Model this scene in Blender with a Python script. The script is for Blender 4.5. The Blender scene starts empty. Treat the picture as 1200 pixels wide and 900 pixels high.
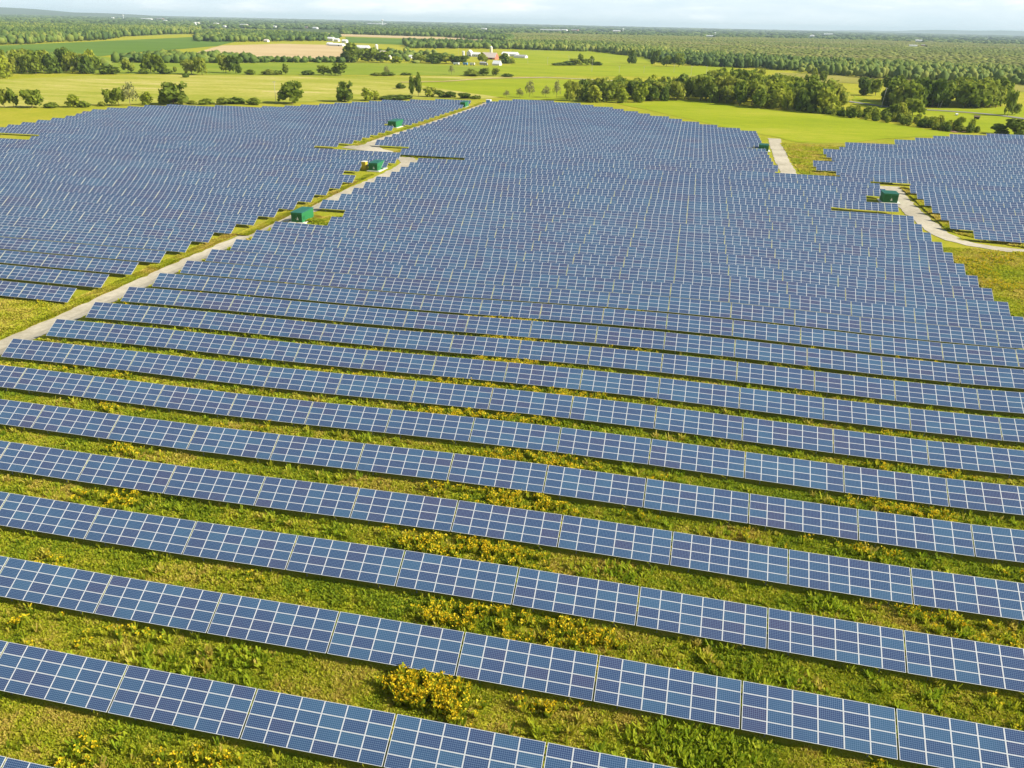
import bpy, math, random
import numpy as np
from mathutils import Matrix, Vector
random.seed(11); RNG = np.random.default_rng(11)
S = bpy.context.scene
COL = S.collection
R = math.radians
PI = math.pi

# ------------------------------------------------------------------ survey numbers (metres, rows run along X)
ROW_PITCH = 10.497; ROW_ZERO = 43.672; TILT = 0.5452; SLOPE_LEN = 4.03; TABLE_W = 12.552; COLS = 6
MODW = (TABLE_W - 0.14) / COLS
CT, ST = math.cos(TILT), math.sin(TILT)
LOW_EDGE = 0.95
CAM_H = 53.945
HILLS = [-0.186,2.113,-1.117,0.275,1.833,-1.675,0.047,0.007,0,-1.403,-0.56,-0.23,-0.089,-0.766,0.531,1.001,0.031,0,-0.082,0.434,-0.916,1.14,-0.246,-0.307,1.188,0.065,0,-1.434,0.246,-0.125,-0.345,0.228,-0.954,1.723,0.093,-0.001,0.232,-0.326,-0.4,0.552,0.75,-0.687,-0.05,-0.088,-0.004,-0.284,-0.418,-0.624,-0.834,-0.423,-0.645,-0.334,-0.046,-0.001,-0.224,-0.286,-0.116,-0.072,-0.04,-0.05,-0.025,-0.003,-0]

def relief(x, y):
    """height of the panels' lower edge; the ground lies LOW_EDGE beneath"""
    x = np.asarray(x, float); y = np.asarray(y, float)
    s = np.zeros(np.broadcast(x, y).shape)
    k = 0
    for b in range(10, 251, 40):
        for a in range(-140, 181, 40):
            s = s + HILLS[k] * np.exp(-(((x - a) / 45) ** 2 + ((y - b) / 45) ** 2)); k += 1
    s = s - 1.0 * np.exp(-(((x - 62) / 20) ** 2 + ((y - 284) / 12) ** 2)) - 1.1 * np.exp(-(((x - 97) / 22) ** 2 + ((y - 256) / 14) ** 2))
    s = s + 0.95 * np.exp(-(((x + 47) / 60) ** 2 + ((y - 222) / 26) ** 2))
    wx = np.clip((-113.6 - x) / 8.5, 0, 1); wx = wx * wx * (3 - 2 * wx); wy = np.clip((285 - y) / 95, 0, 1); wy = wy * wy * (3 - 2 * wy)
    s = s + wx * wy * (-2.55 - s)
    f = np.clip((y - 190) / 120, 0, 1) * np.clip((760 - y) / 150, 0, 1)
    s = s + f * (0.30 * np.sin(x / 47 + 1.3 * np.sin(y / 71)) * np.sin(y / 29.3 + 0.8) + 0.42 * np.sin(y / 41 + x / 130))
    return s

def gz(x, y):
    return float(relief(x, y)) - LOW_EDGE

# ------------------------------------------------------------------ node helpers
def mat(name):
    m = bpy.data.materials.new(name); m.use_nodes = True
    nt = m.node_tree; nt.nodes.clear()
    out = nt.nodes.new('ShaderNodeOutputMaterial'); b = nt.nodes.new('ShaderNodeBsdfPrincipled')
    nt.links.new(b.outputs[0], out.inputs[0])
    return m, nt, b

def N(nt, t, **kw):
    n = nt.nodes.new(t)
    for k, v in kw.items(): setattr(n, k, v)
    return n

def val(nt, op, a, b=None, clamp=False):
    n = N(nt, 'ShaderNodeMath', operation=op); n.use_clamp = clamp
    for i, s in enumerate((a, b)):
        if s is None: continue
        if isinstance(s, (int, float)): n.inputs[i].default_value = s
        else: nt.links.new(s, n.inputs[i])
    return n.outputs[0]

def mixc(nt, f, a, b):
    n = N(nt, 'ShaderNodeMix', data_type='RGBA')
    for i, s in ((0, f), (6, a), (7, b)):
        if isinstance(s, (int, float)): n.inputs[i].default_value = s
        elif isinstance(s, tuple): n.inputs[i].default_value = (s[0], s[1], s[2], 1)
        else: nt.links.new(s, n.inputs[i])
    return n.outputs[2]

def noise(nt, scale, detail=3, rough=0.55, vec=None, out=0):
    n = N(nt, 'ShaderNodeTexNoise'); n.inputs['Scale'].default_value = scale
    n.inputs['Detail'].default_value = detail; n.inputs['Roughness'].default_value = rough
    if vec is not None: nt.links.new(vec, n.inputs['Vector'])
    return n.outputs[out]

def ramp(nt, f, stops):
    n = N(nt, 'ShaderNodeValToRGB'); r = n.color_ramp
    r.elements[0].position = stops[0][0]; r.elements[0].color = (*stops[0][1], 1)
    r.elements[1].position = stops[-1][0]; r.elements[1].color = (*stops[-1][1], 1)
    for p, c in stops[1:-1]:
        e = r.elements.new(p); e.color = (*c, 1)
    nt.links.new(f, n.inputs[0]); return n.outputs[0]

def coords(nt, scale=(1, 1, 1), rot=0.0):
    g = N(nt, 'ShaderNodeNewGeometry')
    m = N(nt, 'ShaderNodeMapping'); m.inputs['Scale'].default_value = scale; m.inputs['Rotation'].default_value = (0, 0, rot)
    nt.links.new(g.outputs['Position'], m.inputs[0]); return m.outputs[0]

def bump(nt, b, h, strength, dist):
    n = N(nt, 'ShaderNodeBump'); n.inputs['Strength'].default_value = strength; n.inputs['Distance'].default_value = dist
    nt.links.new(h, n.inputs['Height']); nt.links.new(n.outputs[0], b.inputs['Normal'])

def simple(name, c, rough=0.7, metal=0.0, vary=0.12, scale=2.0, spec=0.3):
    m, nt, b = mat(name)
    v = coords(nt)
    f = noise(nt, scale, 4, 0.6, v)
    lo = tuple(x * (1 - vary) for x in c); hi = tuple(min(1, x * (1 + vary)) for x in c)
    nt.links.new(mixc(nt, f, lo, hi), b.inputs['Base Color'])
    b.inputs['Roughness'].default_value = rough; b.inputs['Metallic'].default_value = metal
    b.inputs['Specular IOR Level'].default_value = spec
    return m

def field(name, stops, s1=0.02, s2=0.3, stretch=(1, 1, 1), rot=0.0, mix2=0.4, fine=1.5, bumpd=0.0):
    """a plant-covered surface: broad patches, streaks along the mowing direction and fine grain"""
    m, nt, b = mat(name)
    v = coords(nt, stretch, rot)
    a = noise(nt, s1, 5, 0.6, v); c = noise(nt, s2, 4, 0.65, v); d = noise(nt, fine, 3, 0.7, coords(nt))
    f = val(nt, 'ADD', val(nt, 'MULTIPLY', a, 1 - mix2), val(nt, 'MULTIPLY', c, mix2))
    f = val(nt, 'ADD', val(nt, 'MULTIPLY', f, 0.8), val(nt, 'MULTIPLY', d, 0.2))
    nt.links.new(ramp(nt, f, stops), b.inputs['Base Color'])
    b.inputs['Roughness'].default_value = 0.95; b.inputs['Specular IOR Level'].default_value = 0.05
    if bumpd: bump(nt, b, d, 1.0, bumpd)
    return m

def attr_leaf(name, a, bcol, c, trans=0.25, attr='tone', rough=0.75):
    """leaf material: the base colour comes from a per-plant tone"""
    m, nt, b = mat(name)
    at = N(nt, 'ShaderNodeAttribute'); at.attribute_name = attr
    col = ramp(nt, at.outputs['Fac'], [(0.0, a), (0.5, bcol), (1.0, c)])
    nt.links.new(col, b.inputs['Base Color']); b.inputs['Roughness'].default_value = rough
    b.inputs['Specular IOR Level'].default_value = 0.15
    if trans:
        out = nt.nodes['Material Output']; t = N(nt, 'ShaderNodeBsdfTranslucent'); mx = N(nt, 'ShaderNodeMixShader')
        nt.links.new(col, t.inputs['Color']); mx.inputs[0].default_value = trans
        nt.links.new(b.outputs[0], mx.inputs[1]); nt.links.new(t.outputs[0], mx.inputs[2]); nt.links.new(mx.outputs[0], out.inputs[0])
    return m

def tree_leaf(name, a, bcol, c, trans=0.22):
    """crown material: tone per tree (object random) and a little per clump"""
    m, nt, b = mat(name)
    oi = N(nt, 'ShaderNodeObjectInfo'); at = N(nt, 'ShaderNodeAttribute'); at.attribute_name = 'tone'
    f = val(nt, 'ADD', val(nt, 'MULTIPLY', oi.outputs['Random'], 0.5), val(nt, 'MULTIPLY', at.outputs['Fac'], 0.5))
    col = ramp(nt, f, [(0.0, a), (0.5, bcol), (1.0, c)])
    nt.links.new(col, b.inputs['Base Color']); b.inputs['Roughness'].default_value = 0.8
    b.inputs['Specular IOR Level'].default_value = 0.1
    out = nt.nodes['Material Output']; t = N(nt, 'ShaderNodeBsdfTranslucent'); mx = N(nt, 'ShaderNodeMixShader')
    nt.links.new(col, t.inputs['Color']); mx.inputs[0].default_value = trans
    nt.links.new(b.outputs[0], mx.inputs[1]); nt.links.new(t.outputs[0], mx.inputs[2]); nt.links.new(mx.outputs[0], out.inputs[0])
    return m

def pv_cells(name, source):
    """polycrystalline cells: 12 x 6 per module with thin pale grid lines, under smooth glass"""
    m, nt, b = mat(name)
    uv = N(nt, 'ShaderNodeUVMap'); sp = N(nt, 'ShaderNodeSeparateXYZ'); nt.links.new(uv.outputs[0], sp.inputs[0])
    def line(s, n, w):
        f = val(nt, 'FRACT', val(nt, 'MULTIPLY', s, n))
        d = val(nt, 'ABSOLUTE', val(nt, 'SUBTRACT', f, 0.5))
        return val(nt, 'GREATER_THAN', d, 0.5 - w)
    g = val(nt, 'MAXIMUM', line(sp.outputs[0], 12, 0.055), line(sp.outputs[1], 6, 0.065))
    if source == 'object':
        oi = N(nt, 'ShaderNodeObjectInfo'); rnd = oi.outputs['Random']
    else:
        at = N(nt, 'ShaderNodeAttribute'); at.attribute_name = 'tone'; rnd = at.outputs['Fac']
    w = noise(nt, 0.06, 3, 0.6, coords(nt))
    f = val(nt, 'ADD', val(nt, 'MULTIPLY', rnd, 0.34), val(nt, 'MULTIPLY', w, 0.70))
    base = ramp(nt, f, [(0.30, (0.046, 0.036, 0.095)), (0.42, (0.026, 0.043, 0.118)), (0.56, (0.023, 0.060, 0.14)), (0.70, (0.034, 0.098, 0.18))])
    cx = N(nt, 'ShaderNodeTexVoronoi'); cx.inputs['Scale'].default_value = 14; nt.links.new(coords(nt), cx.inputs['Vector'])
    base = mixc(nt, val(nt, 'MULTIPLY', cx.outputs['Distance'], 0.35), base, (0.035, 0.08, 0.18))
    nt.links.new(mixc(nt, g, base, (0.17, 0.25, 0.37)), b.inputs['Base Color'])
    b.inputs['Roughness'].default_value = 0.10; b.inputs['IOR'].default_value = 1.52
    b.inputs['Specular IOR Level'].default_value = 0.5
    return m

M = {}
M['cells'] = pv_cells('pv_cells', 'object')
M['cells_far'] = pv_cells('pv_cells_far', 'attribute')
M['alu'] = simple('anodised_aluminium', (0.60, 0.62, 0.64), 0.5, 0.0, 0.05, 3, 0.5)
M['back'] = simple('backsheet', (0.55, 0.56, 0.57), 0.7, 0, 0.05)
M['steel'] = simple('galvanised_steel', (0.42, 0.44, 0.45), 0.5, 0.5, 0.15, 6, 0.5)
GA, GB, GC, GD = (0.19, 0.235, 0.012), (0.29, 0.31, 0.018), (0.38, 0.35, 0.03), (0.38, 0.29, 0.07)
M['ground'] = field('rough_meadow', [(0.30, GA), (0.45, GB), (0.56, GC), (0.72, GD)], 0.03, 0.45, mix2=0.5, fine=5, bumpd=0.25)
M['gravel'] = field('gravel', [(0.32, (0.27, 0.24, 0.17)), (0.5, (0.43, 0.39, 0.30)), (0.66, (0.58, 0.53, 0.42))], 0.05, 0.8, fine=6)
M['verge'] = field('verge_grass', [(0.3, (0.16, 0.18, 0.015)), (0.5, (0.27, 0.26, 0.025)), (0.72, (0.34, 0.27, 0.09))], 0.05, 0.6, fine=3)
M['meadow'] = field('mown_meadow', [(0.34, (0.19, 0.23, 0.018)), (0.46, (0.28, 0.30, 0.03)), (0.55, (0.40, 0.37, 0.08)), (0.64, (0.56, 0.47, 0.22))], 0.008, 0.04, (0.35, 1.3, 1), 0.2, 0.45, 0.3)
M['bright'] = field('bright_meadow', [(0.30, (0.17, 0.23, 0.008)), (0.5, (0.26, 0.31, 0.010)), (0.68, (0.38, 0.36, 0.04))], 0.012, 0.1, (0.6, 1.6, 1), 0.5, 0.4, 0.5)
M['green'] = field('pasture', [(0.30, (0.13, 0.20, 0.018)), (0.5, (0.21, 0.27, 0.022)), (0.68, (0.34, 0.33, 0.06))], 0.006, 0.04, (0.5, 1.8, 1), 0.2, 0.4, 0.3)
M['crop'] = field('dark_crop', [(0.28, (0.08, 0.15, 0.018)), (0.5, (0.11, 0.19, 0.025)), (0.75, (0.17, 0.25, 0.04))], 0.004, 0.03, (0.5, 1.8, 1), 0.2, 0.3, 0.2)
M['tan'] = field('cut_grain', [(0.28, (0.38, 0.28, 0.14)), (0.5, (0.50, 0.38, 0.20)), (0.72, (0.60, 0.48, 0.28))], 0.006, 0.05, (0.5, 1.8, 1), 0.2, 0.4, 0.2)
M['olive'] = field('rank_grass', [(0.28, (0.18, 0.20, 0.025)), (0.5, (0.28, 0.26, 0.05)), (0.72, (0.36, 0.29, 0.10))], 0.01, 0.08, (0.6, 1.6, 1), 0.2, 0.4, 0.4)
M['farland'] = field('far_woodland_floor', [(0.28, (0.05, 0.08, 0.03)), (0.5, (0.075, 0.11, 0.035)), (0.60, (0.13, 0.16, 0.05)), (0.68, (0.34, 0.36, 0.13))], 0.0007, 0.004, (0.35, 1.5, 1), 0.2, 0.4, 0.02)
M['scrubland'] = field('scrub_floor', [(0.3, (0.20, 0.24, 0.045)), (0.5, (0.25, 0.28, 0.06)), (0.75, (0.31, 0.30, 0.10))], 0.003, 0.02, (0.5, 1.5, 1), 0.2, 0.4, 0.2)
M['asphalt'] = simple('worn_asphalt', (0.23, 0.22, 0.21), 0.9, 0, 0.2, 0.3)
M['dirt'] = simple('red_soil', (0.40, 0.24, 0.17), 0.95, 0, 0.25, 0.4)
M['concrete'] = simple('pale_concrete', (0.66, 0.64, 0.58), 0.85, 0, 0.1, 1.5)
M['green_paint'] = simple('green_painted_steel', (0.025, 0.20, 0.07), 0.5, 0, 0.08, 0.8, 0.4)
M['green_roof'] = simple('green_roof_steel', (0.02, 0.16, 0.115), 0.45, 0, 0.12, 0.8, 0.5)
M['dark_green'] = simple('dark_green_steel', (0.02, 0.13, 0.045), 0.55, 0, 0.1, 1)
M['white_paint'] = simple('white_paint', (0.80, 0.80, 0.78), 0.5, 0, 0.04, 1)
M['yellow_paint'] = simple('yellow_paint', (0.62, 0.46, 0.04), 0.5, 0, 0.1, 1)
M['blue_paint_and_shade'] = simple('blue_paint_and_shade', (0.10, 0.28, 0.62), 0.45, 0, 0.08, 1)  # real paint on a trailer, painted-in shade on the site cabin
M['bark'] = simple('bark', (0.16, 0.12, 0.08), 0.9, 0, 0.3, 3)
M['pole'] = simple('weathered_pole', (0.50, 0.47, 0.42), 0.85, 0, 0.15, 2)
M['white_wall'] = simple('white_siding', (0.72, 0.71, 0.68), 0.7, 0, 0.06, 0.6)
M['white_roof'] = simple('white_sheet_roof', (0.80, 0.80, 0.80), 0.45, 0, 0.05, 0.4)
M['grey_roof'] = simple('grey_roof', (0.36, 0.36, 0.37), 0.6, 0, 0.1, 0.4)
M['pink_roof'] = simple('faded_roof', (0.72, 0.60, 0.52), 0.6, 0, 0.1, 0.3)
M['red_wall'] = simple('red_siding', (0.45, 0.16, 0.11), 0.7, 0, 0.12, 0.5)
M['brick'] = simple('brick_wall', (0.38, 0.20, 0.14), 0.85, 0, 0.15, 0.5)
M['cream'] = simple('cream_concrete', (0.70, 0.66, 0.54), 0.75, 0, 0.06, 0.5)
M['dark'] = simple('dark_opening', (0.02, 0.02, 0.022), 0.6, 0, 0.1, 1)
M['tyre'] = simple('tyre_rubber', (0.03, 0.03, 0.03), 0.8)
M['grass'] = attr_leaf('grass_blades', (0.22, 0.31, 0.016), (0.46, 0.48, 0.024), (0.58, 0.46, 0.10), 0.5)
M['lush'] = attr_leaf('lush_weeds', (0.22, 0.32, 0.015), (0.34, 0.42, 0.02), (0.44, 0.48, 0.03), 0.5)
M['gold_leaf'] = attr_leaf('goldenrod_leaf', (0.18, 0.25, 0.012), (0.32, 0.38, 0.02), (0.46, 0.46, 0.03), 0.45)
M['gold'] = attr_leaf('goldenrod_flower', (0.60, 0.40, 0.008), (0.76, 0.54, 0.01), (0.84, 0.68, 0.04), 0.4)
M['crownR'] = tree_leaf('broadleaf_foliage', (0.12, 0.18, 0.018), (0.23, 0.29, 0.03), (0.38, 0.38, 0.055), .45)
M['crownD'] = tree_leaf('dark_foliage', (0.075, 0.125, 0.016), (0.14, 0.20, 0.024), (0.26, 0.30, 0.04), .40)
M['crownY'] = tree_leaf('pale_foliage', (0.22, 0.28, 0.02), (0.33, 0.38, 0.03), (0.42, 0.42, 0.06), .4)
M['crownS'] = tree_leaf('thin_foliage', (0.20, 0.22, 0.07), (0.27, 0.27, 0.10), (0.34, 0.33, 0.13), .3)
M['wood_leaf'] = attr_leaf('wood_foliage', (0.06, 0.11, 0.028), (0.15, 0.22, 0.035), (0.30, 0.33, 0.06), 0.3)
M['scrub_leaf'] = attr_leaf('scrub_foliage', (0.19, 0.25, 0.04), (0.28, 0.32, 0.06), (0.37, 0.34, 0.12), 0.45)
M['hill'] = simple('wooded_hill', (0.06, 0.09, 0.04), 0.95, 0, 0.2, 0.002, 0.05)

# ------------------------------------------------------------------ object helpers
def tag(o, label=None, cat=None, group=None, kind=None):
    if label: o['label'] = label
    if cat: o['category'] = cat
    if group: o['group'] = group
    if kind: o['kind'] = kind
    return o

def empty(name, loc, rot=(0, 0, 0)):
    o = bpy.data.objects.new(name, None); o.location = loc; o.rotation_euler = rot
    o.empty_display_size = 0.5; COL.objects.link(o); return o

def link_mesh(name, me, parent=None, loc=(0, 0, 0), rot=(0, 0, 0)):
    o = bpy.data.objects.new(name, me); o.location = loc; o.rotation_euler = rot
    if parent: o.parent = parent
    COL.objects.link(o); return o

class MB:
    """collects polygons; every call adds real, closed geometry unless it says sheet"""
    def __init__(s): s.v = []; s.f = []; s.m = []; s.uv = {}
    def poly(s, pts, mi=0, uv=None):
        i = len(s.v); s.v += [tuple(p) for p in pts]; s.f.append(tuple(range(i, i + len(pts)))); s.m.append(mi)
        if uv: s.uv[len(s.f) - 1] = uv
    def hexa(s, p, mi=0):
        """8 points: bottom ring then top ring, counter-clockwise seen from above"""
        i = len(s.v); s.v += [tuple(q) for q in p]
        for f in ((3, 2, 1, 0), (4, 5, 6, 7), (0, 1, 5, 4), (1, 2, 6, 5), (2, 3, 7, 6), (3, 0, 4, 7)):
            s.f.append(tuple(i + k for k in f)); s.m.append(mi)
    def box(s, x0, x1, y0, y1, z0, z1, mi=0):
        s.hexa([(x0, y0, z0), (x1, y0, z0), (x1, y1, z0), (x0, y1, z0), (x0, y0, z1), (x1, y0, z1), (x1, y1, z1), (x0, y1, z1)], mi)
    def bar(s, a, b, w, h=None, mi=0):
        a, b = Vector(a), Vector(b); d = (b - a).normalized(); h = h or w
        side = d.cross(Vector((0, 0, 1)));
        if side.length < 1e-3: side = Vector((1, 0, 0))
        side.normalize(); up = side.cross(d).normalized()
        q = []
        for c in (a, b):
            for sx, sy in ((-1, -1), (1, -1), (1, 1), (-1, 1)): q.append(c + side * sx * w / 2 + up * sy * h / 2)
        s.hexa(q, mi)
    def tube(s, a, b, r0, r1, n=8, mi=0, caps=True):
        a, b = Vector(a), Vector(b); d = (b - a).normalized()
        side = d.orthogonal().normalized(); up = d.cross(side)
        i = len(s.v)
        for c, r in ((a, r0), (b, r1)):
            for k in range(n):
                t = 2 * PI * k / n; s.v.append(tuple(c + side * math.cos(t) * r + up * math.sin(t) * r))
        for k in range(n):
            j = (k + 1) % n; s.f.append((i + k, i + j, i + n + j, i + n + k)); s.m.append(mi)
        if caps:
            s.f.append(tuple(i + k for k in range(n))[::-1]); s.m.append(mi)
            s.f.append(tuple(i + n + k for k in range(n))); s.m.append(mi)
    def mesh(s, name, mats):
        me = bpy.data.meshes.new(name); me.from_pydata(s.v, [], s.f)
        for m in mats: me.materials.append(m)
        me.polygons.foreach_set('material_index', s.m)
        if s.uv:
            ul = me.uv_layers.new(name='UVMap')
            for fi, uvs in s.uv.items():
                for li, w in zip(me.polygons[fi].loop_indices, uvs): ul.data[li].uv = w
        me.update(); return me
    def build(s, name, mats, parent=None, loc=(0, 0, 0), rot=(0, 0, 0)):
        if not isinstance(mats, (list, tuple)): mats = [mats]
        return link_mesh(name, s.mesh(name, mats), parent, loc, rot)

def np_mesh(name, V, F, mats, mi=None, tone=None, smooth=False):
    """fast mesh from numpy: V (n,3), F (m,k) with constant k"""
    me = bpy.data.meshes.new(name); n, k = len(V), F.shape[1]
    me.vertices.add(n); me.vertices.foreach_set('co', np.ascontiguousarray(V, np.float32).ravel())
    me.loops.add(F.size); me.loops.foreach_set('vertex_index', F.astype(np.int32).ravel())
    me.polygons.add(len(F)); me.polygons.foreach_set('loop_start', np.arange(0, F.size, k, dtype=np.int32))
    for m in mats: me.materials.append(m)
    if mi is not None: me.polygons.foreach_set('material_index', mi.astype(np.int32))
    me.update(calc_edges=True)
    if tone is not None:
        a = me.attributes.new('tone', 'FLOAT', 'FACE'); a.data.foreach_set('value', tone.astype(np.float32))
    if smooth: me.polygons.foreach_set('use_smooth', np.ones(len(F), bool))
    me.validate(); return me

# ------------------------------------------------------------------ camera
def build_camera():
    pi_, ya, ro = 0.434831969, 0.209618195, 0.022487043
    fwd = Vector((-math.sin(ya) * math.cos(pi_), math.cos(ya) * math.cos(pi_), -math.sin(pi_)))
    r0 = Vector((math.cos(ya), math.sin(ya), 0)); u0 = r0.cross(fwd)
    rc = r0 * math.cos(ro) + u0 * math.sin(ro); uc = u0 * math.cos(ro) - r0 * math.sin(ro)
    m = Matrix((rc, uc, -fwd)).transposed().to_4x4(); m.translation = (0, 0, CAM_H)
    cd = bpy.data.cameras.new('camera'); cam = bpy.data.objects.new('camera', cd); COL.objects.link(cam)
    cam.matrix_world = m; cd.sensor_width = 36; cd.lens = 36 * 911.76 / 1200; cd.clip_start = 0.5; cd.clip_end = 200000
    S.camera = cam; return m
CAMM = build_camera(); CAMI = CAMM.inverted()
def to_photo(x, y, z):
    p = CAMI @ Vector((x, y, z))
    if p.z > -1: return None
    return 600 + 911.76 * p.x / -p.z, 450 - 911.76 * p.y / -p.z, -p.z

# ------------------------------------------------------------------ light and air
SUN_EL, SUN_AZ = 35.0, 88.0      # azimuth clockwise from +Y
def build_light():
    w = bpy.data.worlds.new('World'); S.world = w; w.use_nodes = True; nt = w.node_tree; nt.nodes.clear()
    out = nt.nodes.new('ShaderNodeOutputWorld'); bg = nt.nodes.new('ShaderNodeBackground')
    sky = nt.nodes.new('ShaderNodeTexSky'); sky.sky_type = 'NISHITA'; sky.sun_disc = False
    sky.sun_elevation = R(SUN_EL); sky.sun_rotation = R(SUN_AZ); sky.air_density = 1.0; sky.dust_density = 1.2; sky.ozone_density = 1.0
    tc = nt.nodes.new('ShaderNodeTexCoord'); mp = nt.nodes.new('ShaderNodeMapping'); mp.inputs['Scale'].default_value = (1, 1, 5.5)
    nt.links.new(tc.outputs['Generated'], mp.inputs[0])
    n1 = noise(nt, 3.2, 6, 0.6, mp.outputs[0]); n2 = noise(nt, 11, 5, 0.6, mp.outputs[0])
    f = val(nt, 'ADD', val(nt, 'MULTIPLY', n1, 0.7), val(nt, 'MULTIPLY', n2, 0.3))
    cl = ramp(nt, f, [(0.42, (0, 0, 0)), (0.52, (0.25, 0.25, 0.25)), (0.62, (0.95, 0.95, 0.95))])
    sz = N(nt, 'ShaderNodeSeparateXYZ'); nt.links.new(tc.outputs['Generated'], sz.inputs[0])
    mr = N(nt, 'ShaderNodeMapRange'); mr.interpolation_type = 'SMOOTHSTEP'; nt.links.new(sz.outputs[2], mr.inputs[0])
    mr.inputs[1].default_value = 0.05; mr.inputs[2].default_value = 0.26; mr.inputs[3].default_value = 1.0; mr.inputs[4].default_value = 0.13
    fac = val(nt, 'MULTIPLY', N(nt, 'ShaderNodeRGBToBW').outputs[0], mr.outputs[0])
    bwn = [n for n in nt.nodes if n.bl_idname == 'ShaderNodeRGBToBW'][0]; nt.links.new(cl, bwn.inputs[0])
    pale = mixc(nt, val(nt, 'MULTIPLY', mr.outputs[0], 0.86), sky.outputs[0], (9.8, 11.9, 13.1))
    mx = mixc(nt, fac, pale, (14.2, 14.5, 14.5))
    nt.links.new(mx, bg.inputs[0]); bg.inputs[1].default_value = 0.052; nt.links.new(bg.outputs[0], out.inputs[0])
    sd = bpy.data.lights.new('sun', 'SUN'); sd.energy = 5.0; sd.angle = R(0.53); sd.color = (1.0, 0.93, 0.80)
    so = bpy.data.objects.new('sun', sd); COL.objects.link(so)
    d = Vector((math.sin(R(SUN_AZ)) * math.cos(R(SUN_EL)), math.cos(R(SUN_AZ)) * math.cos(R(SUN_EL)), math.sin(R(SUN_EL))))
    so.rotation_euler = d.to_track_quat('Z', 'Y').to_euler(); so.location = (200, 100, 200)
    b = MB(); b.box(-42000, 42000, -9000, 42000, -8, 175)
    m = bpy.data.materials.new('haze_air'); m.use_nodes = True; nt = m.node_tree; nt.nodes.clear()
    out = nt.nodes.new('ShaderNodeOutputMaterial'); pv = nt.nodes.new('ShaderNodeVolumePrincipled')
    pv.inputs['Color'].default_value = (0.70, 0.88, 1.0, 1); pv.inputs['Density'].default_value = HAZE
    pv.inputs['Anisotropy'].default_value = 0.0
    nt.links.new(pv.outputs[0], out.inputs['Volume'])
    tag(b.build('haze', m), kind='stuff', label='pale summer haze lying over the far countryside', cat='haze')
HAZE = 4.6e-5
build_light()
vs = S.view_settings; vs.view_transform = 'Standard'; vs.look = 'None'; vs.exposure = 0.76; vs.gamma = 1.0; vs.use_curve_mapping = False
S.render.engine = 'CYCLES'; S.cycles.volume_bounces = 0; S.cycles.max_bounces = 6; S.cycles.transparent_max_bounces = 8
S.render.resolution_x = 1024; S.render.resolution_y = 768

# ------------------------------------------------------------------ ground
def axis(neg, pos, step0, dense0, dense1):
    a = list(np.arange(dense0, dense1 + .1, step0))
    s = step0; x = a[-1]
    while x < pos: s *= 1.22; x += s; a.append(min(x, pos))
    s = step0; x = a[0]
    while x > neg: s *= 1.22; x -= s; a.insert(0, max(x, neg))
    return np.unique(np.array(a))
def grid_sheet(name, xs, ys, zf, m):
    X, Y = np.meshgrid(xs, ys); Z = zf(X, Y)
    V = np.stack([X.ravel(), Y.ravel(), Z.ravel()], 1); nx, ny = len(xs), len(ys)
    i = (np.arange(ny - 1)[:, None] * nx + np.arange(nx - 1)[None, :]).ravel()
    F = np.stack([i, i + 1, i + nx + 1, i + nx], 1)
    return link_mesh(name, np_mesh(name, V, F, [m], smooth=True))
tag(grid_sheet('ground', axis(-40000, 40000, 2.5, -420, 260), axis(-8000, 40000, 3, 0, 720), lambda x, y: relief(x, y) - LOW_EDGE, M['ground']), kind='structure')

def drape_poly(name, pts, m, dz, kind='structure', step=14):
    """a field: flat polygon cut from a fine grid, following the relief"""
    import bmesh
    bm = bmesh.new(); bm.faces.new([bm.verts.new((x, y, 0)) for x, y in pts]); bm.normal_update(); bmesh.ops.triangulate(bm, faces=bm.faces[:])
    xs = [p[0] for p in pts]; ys = [p[1] for p in pts]
    if min(ys) < 760:
        for ax, lo, hi in ((0, min(xs), max(xs)), (1, min(ys), min(max(ys), 780))):
            c = lo + step
            while c < hi:
                no = [0, 0, 0]; no[ax] = 1; co = [0, 0, 0]; co[ax] = c
                bmesh.ops.bisect_plane(bm, geom=bm.verts[:] + bm.edges[:] + bm.faces[:], plane_co=co, plane_no=no); c += step
    for v in bm.verts: v.co.z = gz(v.co.x, v.co.y) + dz
    bm.normal_update()
    for f in bm.faces:
        if f.normal.z < 0: f.normal_flip()
    me = bpy.data.meshes.new(name); bm.to_mesh(me); bm.free(); me.materials.append(m)
    return tag(link_mesh(name, me), kind=kind)

def wobble_poly(pts, amp, n=4):
    out = []
    for i, (x, y) in enumerate(pts):
        x2, y2 = pts[(i + 1) % len(pts)]
        for k in range(n):
            t = k / n; a = amp if k else 0
            out.append((x + (x2 - x) * t + random.uniform(-a, a), y + (y2 - y) * t + random.uniform(-a, a)))
    return out

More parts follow.
